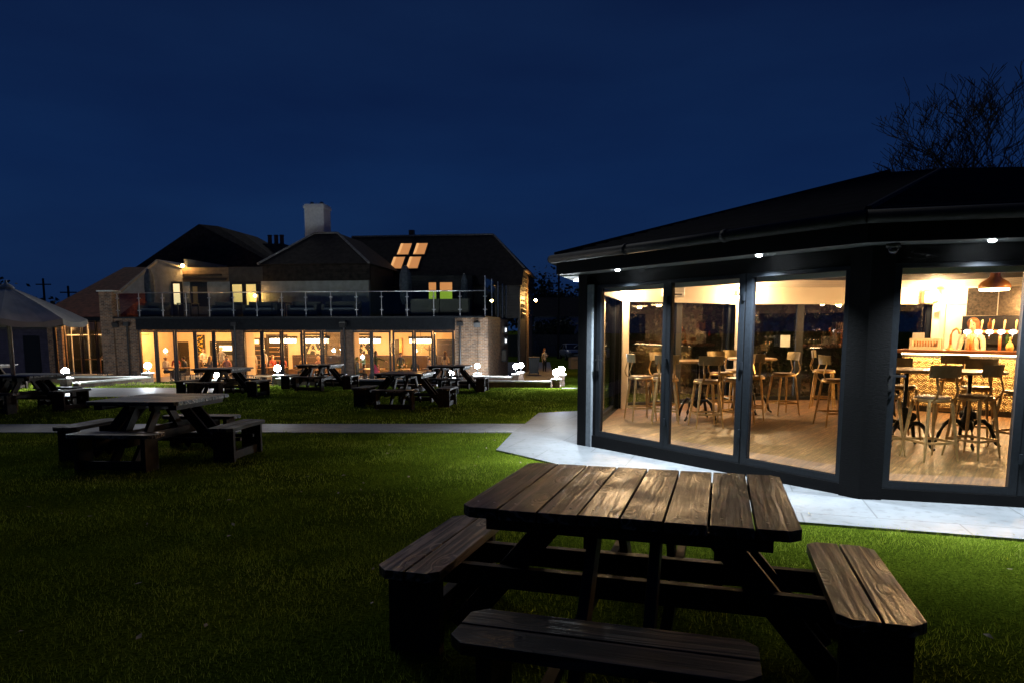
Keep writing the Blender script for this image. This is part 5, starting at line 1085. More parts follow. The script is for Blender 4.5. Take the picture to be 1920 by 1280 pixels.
# ---- terrace walls, pillars, globe lamps
def wall_run(pts, z0, z1, lab, th=0.28, mat=None):
    t = thing('garden_wall', lab, 'wall', (*pts[0], z0)); ZB[t.name] = Vector((*pts[0], z0))
    bm = B(); bc2 = B()
    for (xa, ya), (xb, yb) in zip(pts, pts[1:]):
        A = Vector((xa, ya)); Bq = Vector((xb, yb)); ln = (Bq - A).length
        seg(bm, A, Bq, 0, ln, -th / 2, th / 2, z0, z1 - 0.05); k = max(1, round(ln / 0.9))
        for q in range(k): seg(bc2, A, Bq, ln * q / k + 0.004, ln * (q + 1) / k - 0.004, -th / 2 - 0.05, th / 2 + 0.05, z1 - 0.049, z1)
    ob('brickwork', bm, mat or M['brick_dark'], t); ob('coping', bc2, M['coping'], t)
wall_run([(1.3, 22.6), (-1.0, 22.9), (-3.3, 23.3), (-5.2, 23.45), (-7.0, 23.75), (-8.3, 24.3)], TF - .1, -0.22, 'low brick garden wall with pale coping edging the lawn before the glazed bays')
wall_run([(0.05, 30.0), (-1.7, 30.6), (-3.0, 30.8)], TF - .1, -0.58, 'second low coped wall behind the first, beside the brick end wall')
wall_run([(-14.4, 22.5), (-13.55, 25.3)], -0.7, -0.25, 'short coped brick wall running back beside the grey path')
wall_run([(-13.6, 25.55), (-19.5, 25.7), (-24, 25.7)], TF - .1, -0.26, 'coped wall at the back of the left lawn in front of the stair hall')
wall_run([(1.45, 22.9), (2.05, 33), (2.7, 46)], TF - .2, -0.55, 'long low wall beside the brick path to the car park') if False else None
# path kerb running back to the car park
bm = B(); A, Bq = Vector((1.5, 23.0)), Vector((2.85, 46.0)); n_ = 12
for k in range(n_):
    p, q = A.lerp(Bq, k / n_), A.lerp(Bq, (k + 1) / n_); z = gz(p.x, p.y) + 0.05; seg(bm, p, q, 0, (q - p).length - .01, -0.15, 0.15, z - 0.95, z)
kb = ob('kerb', bm, M['brick'], None); kb['kind'] = 'structure'
def pillar(x, y, z0, z1, zb, lab, w_=0.24):
    t = thing('brick_pillar', 'pillar under ' + lab, 'pillar', (x, y, z0), R(-5), 'coped brick pillars carrying globe lamps')
    ob('shaft', BX(-w_ / 2, w_ / 2, -w_ / 2, w_ / 2, 0, z1 - z0 - 0.061), M['brick_dark'], t)
    bm = B(); bx(bm, -w_ / 2 - .05, w_ / 2 + .05, -w_ / 2 - .05, w_ / 2 + .05, z1 - z0 - 0.06, z1 - z0 - .02); bx(bm, -w_ / 2 - .01, w_ / 2 + .01, -w_ / 2 - .01, w_ / 2 + .01, z1 - z0 - 0.0195, z1 - z0); ob('cap', bm, M['coping'], t)
    g = thing('globe_lamp', lab, 'globe lamp', (x, y, z1), 0, 'lit opal globe lamps on the pillars')
    r = 0.115
    bm = B(); lathe(bm, [(0.06, 0), (0.065, 0.02), (0.03, 0.03), (0.028, max(0.04, zb - z1 - r * .95))], 12); ob('base', bm, M['plastic_black'], g)
    bm = B(); sphere(bm, (0, 0, zb - z1), r, 20); ob('globe', bm, M['globe'], g, True)
GLB = [(-14.6, 22.3, -.5, -.07, .12, 'globe lamp at the corner of the left lawn'), (-13.55, 25.4, -.6, -.1, .14, 'globe lamp in front of the left brick wall'),
       (-11.27, 26, TF, -.4, -.22, 'globe lamp shining beneath the left lawn table'), (-8.4, 24.45, TF, -.13, .1, 'globe lamp before the middle bay near the steps'),
       (-2.35, 26.2, TF, -.36, -.2, 'low globe lamp showing through the legs of the far right table'), (-1.57, 31.0, TF, -.49, -.17, 'globe lamp before the brick end wall'),
       (.16, 30.0, TF, -.45, -.14, 'front globe lamp of the middle pair right of the brick wall'), (.42, 31.5, TF, -.46, -.17, 'rear globe lamp of the middle pair right of the brick wall'),
       (1.46, 22.5, -.55, -.12, .07, 'front globe lamp of the pair at the end of the garden wall'), (1.72, 23.8, -.6, -.05, .05 + .04, 'rear globe lamp of the pair at the end of the garden wall'), (-22.6, 29.5, TF, -.05, .17, 'globe lamp at the left edge by the shed')]
for q in GLB: pillar(*q)
# ---- terrace bistro furniture
def bistro_chair(t_pos, rz, lab):
    t = thing('bistro_chair', lab, 'chair', t_pos, rz, 'black wire bistro chairs on the terrace')
    ob('seat', BX(-.2, .2, -.2, .2, .43, .46), M['plastic_black'], t)
    for a in (-.18, .18):
        for c in (-.18, .18): bm = B(); tube(bm, [(a, c, 0), (a * .95, c * .95, .43)], .014, 6); ob('leg', bm, M['plastic_black'], t)
    bm = B(); [tube(bm, [(a, .19, .46), (a, .22, .9)], .012 if abs(a) < .15 else .018, 6) for a in (-.19, -.1, 0, .1, .19)]; tube(bm, [(-.2, .22, .9), (.2, .22, .9)], .018, 6); tube(bm, [(-.2, .2, .66), (.2, .2, .66)], .01, 6); ob('backrest', bm, M['plastic_black'], t)
    return t
BC = [(-13.2, 28.3, 10), (-12.4, 28.0, 170), (-12.9, 29.6, 60), (-10.9, 28.2, 200), (-10.3, 28.8, -60), (-9.4, 28.2, 120), (-8.4, 28.6, 20), (-17.6, 29.2, 15), (-19.3, 30.2, 170), (-17.0, 30.3, -40), (-10.2, 29.9, 5), (-14.2, 29.0, -90)]
bch = None
BCL = ['left of the nearer side of the left bay table', 'at the near side of the left bay table facing the pub', 'behind the left bay table', 'just left of the table beside the waiting staff window', 'right of the table beside the waiting staff window', 'between that table and the middle pier steps', 'farthest right on the terrace', 'beside the left brick wall table, near side', 'left of the table by the left brick wall', 'behind the table by the left brick wall', 'behind the table beside the waiting staff window', 'at the left edge of the left bay window']
for i, (x, y, a) in enumerate(BC):
    lab = 'black wire bistro chair ' + BCL[i]
    if bch is None: bch = bistro_chair((x, y, TF), R(a), lab)
    else: dup(bch, (x, y, TF), R(a), lab)
for x, y, lab in ((-12.9, 28.9, 'oak topped terrace table before the left bay'), (-10.2, 29.0, 'oak topped terrace table beside the waiting staff window'), (-18.3, 29.6, 'oak topped terrace table by the left brick wall')):
    t = thing('terrace_table', lab, 'table', (x, y, TF)); ob('tabletop', BX(-.75, .75, -.4, .4, .8, .84, .004), M['top_wood'], t)
    for a in (-.6, .6):
        for c in (-.3, .3): ob('leg', BX(a - .025, a + .025, c - .025, c + .025, 0, .799), M['plastic_black'], t)
# ------------------------------------------------------------------ people
SKIN = mottled('skin', (0.5, 0.28, 0.19), (0.6, 0.36, 0.25), 12, 0.55, bs=0)
_cache = {}
def skeleton(pose, arm):
    """points, radii, parents, region per bone; faces -Y. regions: 0 skin 1 top 2 bottom 3 shoes"""
    P, Rr, E_, G_ = [], [], [], []
    def add(p, r, par, reg):
        P.append(Vector(p)); Rr.append(r); 
        if par is not None: E_.append((par, len(P) - 1)); G_.append(reg)
        return len(P) - 1
    hz = 0.93 if pose == 'stand' else 0.56
    lean = {'lean': -0.22, 'sitlean': -0.16}.get(arm, 0.0)
    def U(x, y, z):  # upper body lean about the hips
        return (x, y + lean * (z / 0.75), hz + z * (1 - abs(lean) * 0.35))
    pel = add((0, 0, hz), 0.135, None, 2)
    wa = add(U(0, 0, 0.17), 0.115, pel, 1); chst = add(U(0, 0, 0.38), 0.135, wa, 1); nk0 = add(U(0, 0.0, 0.5), 0.085, chst, 1)
    nk = add(U(0, -0.005, 0.56), 0.05, nk0, 0); jaw = add(U(0, -0.025, 0.615), 0.062, nk, 0); hd = add(U(0, -0.01, 0.69), 0.085, jaw, 0); add(U(0, 0, 0.755), 0.06, hd, 0)
    nose = add(U(0, -0.105, 0.672), 0.012, hd, 0)
    for s in (-1, 1):
        sh = add(U(s * 0.165, 0.0, 0.455), 0.06, nk0, 1)
        if arm == 'down': el, wr, hdv = (s * 0.215, 0.03, 0.19), (s * 0.22, -0.03, -0.05), (0, -0.01, -1)
        elif arm == 'front' or arm == 'sitlean' or arm == 'table': el, wr, hdv = (s * 0.21, -0.03, 0.2), (s * 0.1, -0.26, 0.2), (-s * 0.3, -1, 0.05)
        elif arm == 'reach': el, wr, hdv = ((s * 0.2, -0.25, 0.36), (s * 0.17, -0.5, 0.26), (0, -1, -.2)) if s > 0 else ((s * 0.22, 0.02, 0.2), (s * 0.2, -0.1, -0.02), (0, -.2, -1))
        elif arm == 'phone': el, wr, hdv = ((s * 0.19, -0.02, 0.2), (s * 0.09, -0.22, 0.32), (-s * .3, -.6, .5)) if s > 0 else ((s * 0.22, 0.03, 0.2), (s * 0.22, -0.02, -0.04), (0, 0, -1))
        else: el, wr, hdv = (s * 0.22, -0.06, 0.18), (s * 0.16, -0.3, 0.1), (0, -1, -.3)
        e = add(U(*el), 0.043, sh, 1); w_ = add(U(*wr), 0.03, e, 1)
        d = Vector(hdv).normalized(); pw = P[w_]; pm = add(pw + d * 0.07, 0.028, w_, 0)
        side = d.cross(Vector((0, 0, 1))); side = side.normalized() if side.length > .2 else Vector((1, 0, 0)); curl = Vector((0, 0, -1)) if abs(d.z) < .7 else Vector((0, -1, 0))
        for k, fl in ((-1.5, .055), (-.5, .068), (.5, .072), (1.5, .06)):
            b_ = pw + d * 0.085 + side * 0.016 * k; f1 = add(b_, 0.0095, pm, 0); add(b_ + d * fl * .8 + curl * fl * .35, 0.008, f1, 0)
        th = add(pw + d * 0.035 - side * 0.04 * s, 0.011, pm, 0); add(pw + d * 0.075 - side * 0.055 * s + curl * .01, 0.009, th, 0)
        hp = add((s * 0.09, 0, hz - 0.05), 0.1, pel, 2)
        if pose == 'stand': kn, an_, toe = (s * 0.1, -0.015, 0.5), (s * 0.105, 0.02, 0.09), (s * 0.12, -0.15, 0.035)
        else: kn, an_, toe = (s * 0.12, -0.42, 0.52), (s * 0.12, -0.4, 0.09), (s * 0.13, -0.56, 0.035)
        k_ = add(kn, 0.062, hp, 2); a_ = add(an_, 0.042, k_, 2); add(toe, 0.036, a_, 3)
    return P, Rr, E_, G_
def body_mesh(pose, arm, skirt=False):
    key = (pose, arm, skirt)
    if key in _cache: return _cache[key]
    P, Rr, E_, G_ = skeleton(pose, arm)
    me = bpy.data.meshes.new('sk'); me.from_pydata([tuple(p) for p in P], [tuple(e) for e in E_], []); me.update()
    o = bpy.data.objects.new('sk', me); col.objects.link(o)
    md = o.modifiers.new('s', 'SKIN'); md.use_smooth_shade = True
    for i, r in enumerate(Rr): me.skin_vertices[0].data[i].radius = (r, r * (0.8 if i in (0, 1, 2) else 1)); 
    me.skin_vertices[0].data[0].use_root = True
    o.modifiers.new('ss', 'SUBSURF').levels = 1
    dg = bpy.context.evaluated_depsgraph_get(); dg.update(); ev = o.evaluated_get(dg); m2 = bpy.data.meshes.new_from_object(ev)
    bpy.data.objects.remove(o)
    # colour regions from the nearest bone
    for f in m2.polygons:
        c = f.center; best, reg = 1e9, 0
        for (a, b_), g in zip(E_, G_):
            p, q = P[a], P[b_]; d = q - p; t_ = max(0, min(1, (c - p).dot(d) / max(1e-9, d.length_squared))); dd = (c - (p + d * t_)).length - 0.6 * (Rr[a] * (1 - t_) + Rr[b_] * t_)
            if dd < best: best, reg = dd, g
        f.material_index = reg; f.use_smooth = True
    # eyes, mouth and ears belong to the same mesh
    bm = B(); bm.from_mesh(m2); hd = P[6]; n0 = len(bm.faces)
    for s in (-1, 1):
        sphere(bm, hd + Vector((s * 0.03, -0.078, 0.0)), 0.011, 8); sphere(bm, hd + Vector((s * 0.083, 0.005, -0.01)), 0.022, 8, (0.35, 0.7, 1.2))
    box(bm, hd + Vector((0, -0.078, -0.068)), (0.045, 0.012, 0.009))
    bm.faces.ensure_lookup_table()
    for i, f in enumerate(bm.faces[n0:]): f.material_index = 4 if (f.calc_center_median() - hd).y < -0.06 else 0
    bm.to_mesh(m2); bm.free()
    _cache[key] = (m2, P, Rr); return _cache[key]
def person(pos, rz, pose, arm, top, bottom, hair, lab, longhair=False, h=1.0, apron=None, skirt=None, hat=None, bald=False):
    m0, P, Rr = body_mesh(pose, arm); me = m0.copy(); me.name = 'person_body'
    for x in (SKIN, flat('cloth_%s' % str(top), top, 0.85), flat('cloth_%s' % str(bottom), bottom, 0.85), M['plastic_black'], flat('face_dark', (0.08, 0.03, 0.03))): me.materials.append(x)
    o = bpy.data.objects.new('person', me); col.objects.link(o); o.location = pos; o.rotation_euler = (0, 0, rz); o.scale = (h, h, h)
    tag(o, lab, 'person')
    hd = P[6]; hm = flat('hair_%s' % str(hair), hair, 0.6)
    bm = B()
    if hat:
        lathe(bm, [(0.092, 0), (0.098, 0.03), (0.09, 0.08), (0.05, 0.125), (0, 0.14)], 16, (hd.x, hd.y + 0.005, hd.z + 0.0)); ob('hat', bm, flat('hat_%s' % str(hat), hat, .9), o, True); bm = B()
    if not bald:
        s = bmesh.ops.create_uvsphere(bm, u_segments=18, v_segments=12, radius=0.102)
        for v in s['verts']:
            v.co.z *= 1.12
            if v.co.y < -0.02 and v.co.z < 0.045: v.co.y = -0.02 + (v.co.y + 0.02) * 0.15; v.co.x *= 0.98
            if v.co.z < -0.05 and not longhair: v.co.z = -0.05; 
            v.co += Vector((random.uniform(-.004, .004), random.uniform(-.004, .004), random.uniform(-.004, .004)))
        bmesh.ops.translate(bm, vec=hd + Vector((0, 0.012, 0.018)), verts=bm.verts)
    else:
        s = bmesh.ops.create_uvsphere(bm, u_segments=16, v_segments=10, radius=0.096)
        for v in s['verts']:
            if v.co.z > 0.03: v.co.z = 0.03
            if v.co.y < 0: v.co.y *= 0.25
        bmesh.ops.translate(bm, vec=hd + Vector((0, 0.012, 0.0)), verts=bm.verts)
    if longhair:
        rows = []
        for k in range(6):
            z = 0.04 - 0.075 * k; wd = [0.09, 0.1, 0.1, 0.095, 0.085, 0.05][k]; rows.append([bm.verts.new(hd + Vector((wd * math.cos(a), 0.035 + 0.075 * math.sin(a) + 0.012 * k, z))) for a in [j * math.pi / 5 for j in range(10)]])
        for a, c in zip(rows, rows[1:]):
            for j in range(10): bm.faces.new((a[j], a[(j + 1) % 10], c[(j + 1) % 10], c[j]))
        bm.faces.new(rows[0]); bm.faces.new(rows[-1][::-1])
    ob('hair', bm, hm, o, True)
    if apron:
        bm = B(); hz = P[0].z; rows = []
        for z, wd, y in ((hz + .42, .085, -.128), (hz + .2, .13, -.135), (hz + .02, .175, -.15), (hz - .3, .2, -.13), (hz - .52, .21, -.13)):
            rows.append([bm.verts.new((wd * a, y + 0.09 * a * a * (2 if z < hz + .3 else 1.2), z)) for a in (-1, -.6, -.2, .2, .6, 1)])
        for a, c in zip(rows, rows[1:]):
            for j in range(5): bm.faces.new((a[j], a[j + 1], c[j + 1], c[j]))
        a_ = ob('apron', bm, flat('apron_%s' % str(apron), apron, .8), o, True); a_.modifiers.new('t', 'SOLIDIFY').thickness = 0.006
        bm = B(); tube(bm, [(-.07, -.12, hz + .42), (-.06, 0.02, hz + .545), (.06, 0.02, hz + .545), (.07, -.12, hz + .42)], 0.008, 6); ob('apron_strap', bm, flat('apron_%s' % str(apron), apron, .8), o)
    if skirt:
        bm = B(); hz = P[0].z; lathe(bm, [(0.14, hz + 0.1), (0.185, hz - 0.05), (0.2, hz - 0.3), (0.22, hz - 0.5), (0.2, hz - 0.49)], 20); ob('skirt', bm, flat('skirt_%s' % str(skirt), skirt, .8), o, True)
    return o
WHT, BLK, TAN, GRY, NVY, RED_ = (0.6, 0.58, 0.54), (0.02, 0.02, 0.022), (0.5, 0.3, 0.12), (0.16, 0.16, 0.18), (0.03, 0.035, 0.06), (0.3, 0.05, 0.04)
BRN, BLD, SLV, DK = (0.1, 0.05, 0.025), (0.55, 0.36, 0.16), (0.45, 0.42, 0.38), (0.02, 0.013, 0.01)
def pub(x, y, deg, *a, **k): return person(PL(x, y, TF), R(deg) - KA, *a, **k)
pub(-17.6, 1.5, 80, 'sit', 'table', WHT, NVY, SLV, 'man in a white shirt seated at the left end window', bald=True)
pub(-17.65, 2.5, 20, 'sit', 'table', RED_, BLK, BRN, 'person in dark red seated behind the left end table')
pub(-16.6, 1.8, -80, 'sit', 'sitlean', NVY, BLK, DK, 'man in a dark suit bending over the left end table')
pub(-16.7, 3.6, 60, 'stand', 'front', WHT, BLK, BRN, 'waiter in white carrying something past the kitchen hatch', h=.98)
pub(-15.7, 1.5, 185, 'sit', 'table', TAN, GRY, BLD, 'long haired person seated with back to the left bay glass', longhair=True)
pub(-15.05, 1.5, 170, 'sit', 'table', GRY, BLK, BLD, 'person with fair hair seated second from the left bay party end', longhair=True)
pub(-15.85, 4.0, 0, 'stand', 'down', GRY, BLK, SLV, 'tall person in grey standing behind the left bay party', h=1.02)
pub(-14.8, 2.7, 10, 'sit', 'table', (0.4, 0.2, 0.14), NVY, DK, 'person facing out across the left bay dining table')
pub(-14.1, 1.5, 190, 'sit', 'table', (0.45, 0.25, 0.22), GRY, SLV, 'bald man in a pink shirt seated beside the middle pier', bald=True)
pub(-12.78, 1.7, 20, 'stand', 'down', WHT, BLK, BRN, 'waiter in white shirt and tan apron standing in the middle bay', apron=TAN, h=.97)
pub(-12.55, 2.5, -20, 'stand', 'down', WHT, BLK, DK, 'waiter with a dark tie behind the one in the tan apron', apron=TAN)
pub(-12.35, 3.1, 60, 'sit', 'table', RED_, BLK, BRN, 'diner in red seated left of the middle bay globe lamp')
pub(-11.85, 3.3, -10, 'sit', 'table', (0.35, 0.08, 0.06), BLK, SLV, 'grey haired diner in red seated under the large print')
pub(-9.6, 2.9, 10, 'sit', 'sitlean', (0.5, 0.3, 0.22), BLK, BLD, 'fair haired diner in the fourth pane of the middle bay')
pub(-10.5, 2.9, 0, 'sit', 'table', (0.4, 0.3, 0.12), BLK, BRN, 'diner in mustard on the banquette beneath the chandelier')
pub(-6.85, 2.2, -70, 'stand', 'front', (0.1, 0.28, 0.26), NVY, BRN, 'person in a teal coat and pale woolly hat', hat=(0.5, 0.62, 0.66), h=.95)
pub(-6.75, 0.95, 100, 'sit', 'table', (0.2, 0.22, 0.28), BLK, BRN, 'person in a grey top seated against the glass in the right bay')
pub(-6.3, 2.3, -10, 'sit', 'table', (0.5, 0.3, 0.12), BLK, BLD, 'fair haired child beside the person in teal', h=.85, longhair=True)
pub(-5.9, 1.3, 110, 'stand', 'reach', BLK, BLK, BRN, 'woman in black top and pink skirt reaching across a table', longhair=True, skirt=(0.55, 0.05, 0.16), h=.96)
pub(-4.95, 2.5, 20, 'stand', 'lean', (0.06, 0.06, 0.08), BLK, BRN, 'man in a dark top leaning over the right bay table', h=.93)
pub(-3.85, 1.3, 185, 'sit', 'table', BLK, BLK, BLD, 'blonde woman seated with her back to the right bay glass', longhair=True, h=.95)
pub(-3.25, 1.9, -90, 'sit', 'table', (0.3, 0.25, 0.22), BLK, BRN, 'brown haired person seated by the passage side of the right bay')
pub(-2.35, 1.6, 175, 'stand', 'front', (0.6, 0.48, 0.3), BLK, BRN, 'woman with long brown hair and cream top standing in the passage', longhair=True, h=.96)
person((2.15, 45.2, -1.43), R(40), 'stand', 'phone', (0.62, 0.5, 0.36), BLK, (0.25, 0.1, 0.03), 'waitress in a white blouse looking at her phone on the brick path', longhair=True, h=0.94)
q = bt(0.95, 0.72, 0.0); person((q[0], q[1], 0.0), bar_rz + R(-8), 'stand', 'front', (0.62, 0.55, 0.4), BLK, (0.22, 0.09, 0.03), 'bar worker in cream shirt and tan apron behind the lit taps', apron=(0.4, 0.2, 0.06), longhair=True, h=0.97)
# small planters and bins where the waitress stands
t = thing('wheeled_bin', 'black wheeled bin by the barn wall near the waitress', 'bin', (1.35, 42.0, TF))
bm = B(); solid(bm, [(-.25, -.3, .1), (.25, -.3, .1), (.25, .3, .1), (-.25, .3, .1), (-.32, -.38, 1), (.32, -.38, 1), (.32, .38, 1), (-.32, .38, 1)], [(0, 3, 2, 1), (4, 5, 6, 7), (0, 1, 5, 4), (1, 2, 6, 5), (2, 3, 7, 6), (3, 0, 4, 7)]); ob('bin_body', bm, M['plastic_black'], t)
bm = B(); box(bm, (0, 0, 1.05), (.7, .84, .08), None, .02); ob('lid', bm, M['plastic_black'], t)
for s in (-.28, .28): bm = B(); tube(bm, [(s - .03, .3, .1), (s + .03, .3, .1)], .1, 12); ob('wheel', bm, M['plastic_black'], t)
t = thing('cardboard_box', 'brown cardboard box left on the grass near the parked cars', 'box', (4.75, 51, gz(0, 51)), R(10))
ob('box_body', BX(-.45, .45, -.35, .35, 0, .8), M['cardboard'], t); bm = B(); box(bm, (0, -.45, .8), (.88, .3, .01), Matrix.Rotation(.5, 3, 'X')); ob('flap', bm, M['cardboard'], t)
# ------------------------------------------------------------------ cars
def car(p, rz, paint, lab, plate=(0.7, 0.7, 0.66)):
    t = thing('parked_car', lab, 'car', p, rz, 'cars parked by the fence')
    bm = B(); S_ = [(-2.05, .45, .62, .72), (-1.95, .34, .9, .82), (-1.2, .3, 1.0, .87), (0, .28, 1.0, .88), (1.3, .3, .98, .87), (1.95, .34, .92, .82), (2.05, .45, .8, .72)]
    rings = []
    for y, zb_, zt_, hw_ in S_: rings.append([bm.verts.new((x * hw_, y, z)) for x, z in ((-.9, zb_), (.9, zb_), (1, zb_ + .15), (1, zt_ - .14), (.88, zt_), (-.88, zt_), (-1, zt_ - .14), (-1, zb_ + .15))])
    for a, c in zip(rings, rings[1:]):
        for k in range(8): bm.faces.new((a[k], a[(k + 1) % 8], c[(k + 1) % 8], c[k]))
    bm.faces.new(rings[0]); bm.faces.new(rings[-1][::-1])
    solid(bm, [(-.66, -.35, 1.46), (.66, -.35, 1.46), (.66, 1.3, 1.44), (-.66, 1.3, 1.44), (-.64, -.2, 1.5), (.64, -.2, 1.5), (.62, 1.15, 1.5), (-.62, 1.15, 1.5)], [(0, 1, 5, 4), (1, 2, 6, 5), (2, 3, 7, 6), (3, 0, 4, 7), (4, 5, 6, 7), (0, 3, 2, 1)])
    for a, c in (((-.8, -1.25, .95), (-.64, -.35, 1.47)), ((.8, -1.25, .95), (.64, -.35, 1.47)), ((-.8, 1.9, .95), (-.64, 1.25, 1.46)), ((.8, 1.9, .95), (.64, 1.25, 1.46)), ((-.84, .35, .95), (-.66, .35, 1.46)), ((.84, .35, .95), (.66, .35, 1.46))): bar(bm, a, c, .06, .06)
    bd_ = ob('body', bm, paint, t, True); bd_.modifiers.new('b', 'BEVEL').width = .02
    bm = B(); solid(bm, [(-.8, -1.22, .96), (.8, -1.22, .96), (.8, 1.86, .96), (-.8, 1.86, .96), (-.63, -.36, 1.455), (.63, -.36, 1.455), (.62, 1.27, 1.445), (-.62, 1.27, 1.445)], [(0, 1, 5, 4), (1, 2, 6, 5), (2, 3, 7, 6), (3, 0, 4, 7), (4, 5, 6, 7), (0, 3, 2, 1)]); ob('window', bm, flat('car_glass', (0.012, 0.014, 0.018), .08), t)
    for sx in (-1, 1):
        for y in (-1.3, 1.28):
            bm = B(); tube(bm, [(sx * .72, y, .31), (sx * .9, y, .31)], .31, 20); wl = ob('wheel', bm, M['plastic_black'], t); bm = B(); tube(bm, [(sx * .901, y, .31), (sx * .915, y, .31)], .19, 14); ob('rim', bm, M['steel'], wl)
        bm = B(); sphere(bm, (sx * .62, -1.97, .74), .15, 12, (1.2, .5, .7)); ob('headlight', bm, flat('headlamp', (.55, .57, .6), .1), t, True)
        bm = B(); box(bm, (sx * .98, -.85, 1.0), (.18, .1, .12), None, .02); ob('mirror', bm, paint, t)
    ob('number_plate', BX(-.26, .26, -2.09, -2.06, .46, .57), flat('plate', plate, .4), t); ob('grille', BX(-.45, .45, -2.075, -2.04, .62, .74), M['plastic_black'], t)
    return t
car((5.75, 66, -1.45), R(8), flat('silver_paint', (0.3, 0.32, 0.36), .3, .4), 'silver hatchback parked facing the garden')
car((7.7, 65, -1.45), R(62), flat('white_paint_car', (0.5, 0.5, 0.52), .3), 'white hatchback parked half side on next to the silver one')
# boundary fence, sheds and roofs beyond
def fence_run(a, c, h, lab, mat):
    t = thing('panel_fence', lab, 'fence', (*a, -1.45)); ZB[t.name] = Vector((*a, -1.45)); A, Bq = Vector(a), Vector(c); ln = (Bq - A).length; n = round(ln / 2)
    for k in range(n):
        bm = B(); s0 = ln * k / n
        for q in range(12): seg(bm, A, Bq, s0 + .06 + q * (ln / n - .1) / 12, s0 + .06 + (q + .9) * (ln / n - .1) / 12, 0, .02, -1.4, -1.45 + h)
        ob('panel', bm, mat, t); bm = B(); seg(bm, A, Bq, s0 - .05, s0 + .05, -.05, .05, -1.46, -1.4 + h); ob('post', bm, mat, t)
fw = mottled('grey_fence_boards', (0.06, 0.05, 0.045), (0.13, 0.11, 0.1), 14, .8)
fence_run((-1, 72), (19, 74), 2.3, 'tall close boarded fence behind the parked cars', fw)
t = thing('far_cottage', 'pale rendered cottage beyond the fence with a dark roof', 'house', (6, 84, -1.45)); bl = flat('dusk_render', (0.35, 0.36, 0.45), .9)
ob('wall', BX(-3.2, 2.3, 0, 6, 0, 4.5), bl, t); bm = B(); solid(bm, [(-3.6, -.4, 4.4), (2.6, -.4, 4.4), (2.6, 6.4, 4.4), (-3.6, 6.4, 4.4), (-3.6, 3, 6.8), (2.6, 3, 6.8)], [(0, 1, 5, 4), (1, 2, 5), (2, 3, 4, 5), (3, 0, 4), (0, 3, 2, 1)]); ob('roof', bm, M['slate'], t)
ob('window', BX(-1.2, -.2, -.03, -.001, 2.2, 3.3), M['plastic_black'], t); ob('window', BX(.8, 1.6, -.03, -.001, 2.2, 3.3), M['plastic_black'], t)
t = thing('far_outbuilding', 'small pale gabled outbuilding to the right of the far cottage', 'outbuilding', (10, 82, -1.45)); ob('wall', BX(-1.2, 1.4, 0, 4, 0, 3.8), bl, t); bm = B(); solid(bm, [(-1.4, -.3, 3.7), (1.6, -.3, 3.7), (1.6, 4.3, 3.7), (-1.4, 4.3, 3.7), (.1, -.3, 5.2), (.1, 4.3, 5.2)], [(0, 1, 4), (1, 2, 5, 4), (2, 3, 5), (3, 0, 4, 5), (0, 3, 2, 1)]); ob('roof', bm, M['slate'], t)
def pole(p, h, lab, arm=True):
    t = thing('telegraph_pole', lab, 'pole', p); bm = B(); tube(bm, [(0, 0, 0), (0, 0, h)], [.13, .09], 8); ob('shaft', bm, M['bark'], t)
    if arm: ob('crossarm', BX(-.7, .7, -.06, .06, h - .6, h - .5), M['bark'], t)
pole((4.6, 68, -1.45), 8.5, 'telegraph pole rising left of the silver car', False); pole((-44, 65, -1.45), 7.6, 'thick pole beyond the red tiled roof at the left'); pole((-38.5, 60, -1.45), 6.6, 'thinner pole right against the red tiled roof')

# ------------------------------------------------------------------ trees
def bare_tree(p, h, lab, seed, spread=0.55, depth=6, lean=(0, 0)):
    t = thing('bare_tree', lab, 'tree', p, 0); rd = random.Random(seed); tr, br_ = B(), B()
    def grow(bm, a, d, l, r, lv):
        n = 4; pts = [a]; dd = d.copy(); rr = [r]
        for k in range(n):
            dd = (dd + Vector((rd.uniform(-.16, .16), rd.uniform(-.16, .16), rd.uniform(-.04, .12)))).normalized(); pts.append(pts[-1] + dd * l / n); rr.append(max(.016, r * (1 - .45 * (k + 1) / n)))
        tube(bm, pts, rr, 6 if lv < 3 else 3, False)
        if lv >= depth: return
        nb = 4 if lv < 4 else 3
        for k in range(nb):
            a_ = rd.uniform(0, 6.28); s = Vector((math.cos(a_), math.sin(a_), 0)); nd = (dd * (1 - spread * .5) + s * spread * rd.uniform(.7, 1.4) + Vector((0, 0, .06))).normalized()
            grow(br_, pts[rd.choice((2, 3, 4)) if k else 4], nd, l * rd.uniform(.55, .78), rr[-1] * rd.uniform(.6, .8), lv + 1)
    grow(tr, Vector((0, 0, 0)), Vector((lean[0], lean[1], 1)).normalized(), h * .5, h * .04, 0)
    ob('trunk', tr, M['bark'], t, True); ob('crown', br_, M['bark'], t)
bare_tree((26.0, 36.5, -1), 12.4, 'bare winter tree standing above the pavilion roof', 5)
bare_tree((30.0, 38, -1), 10.0, 'second bare winter tree at the right edge beyond the roof', 11)
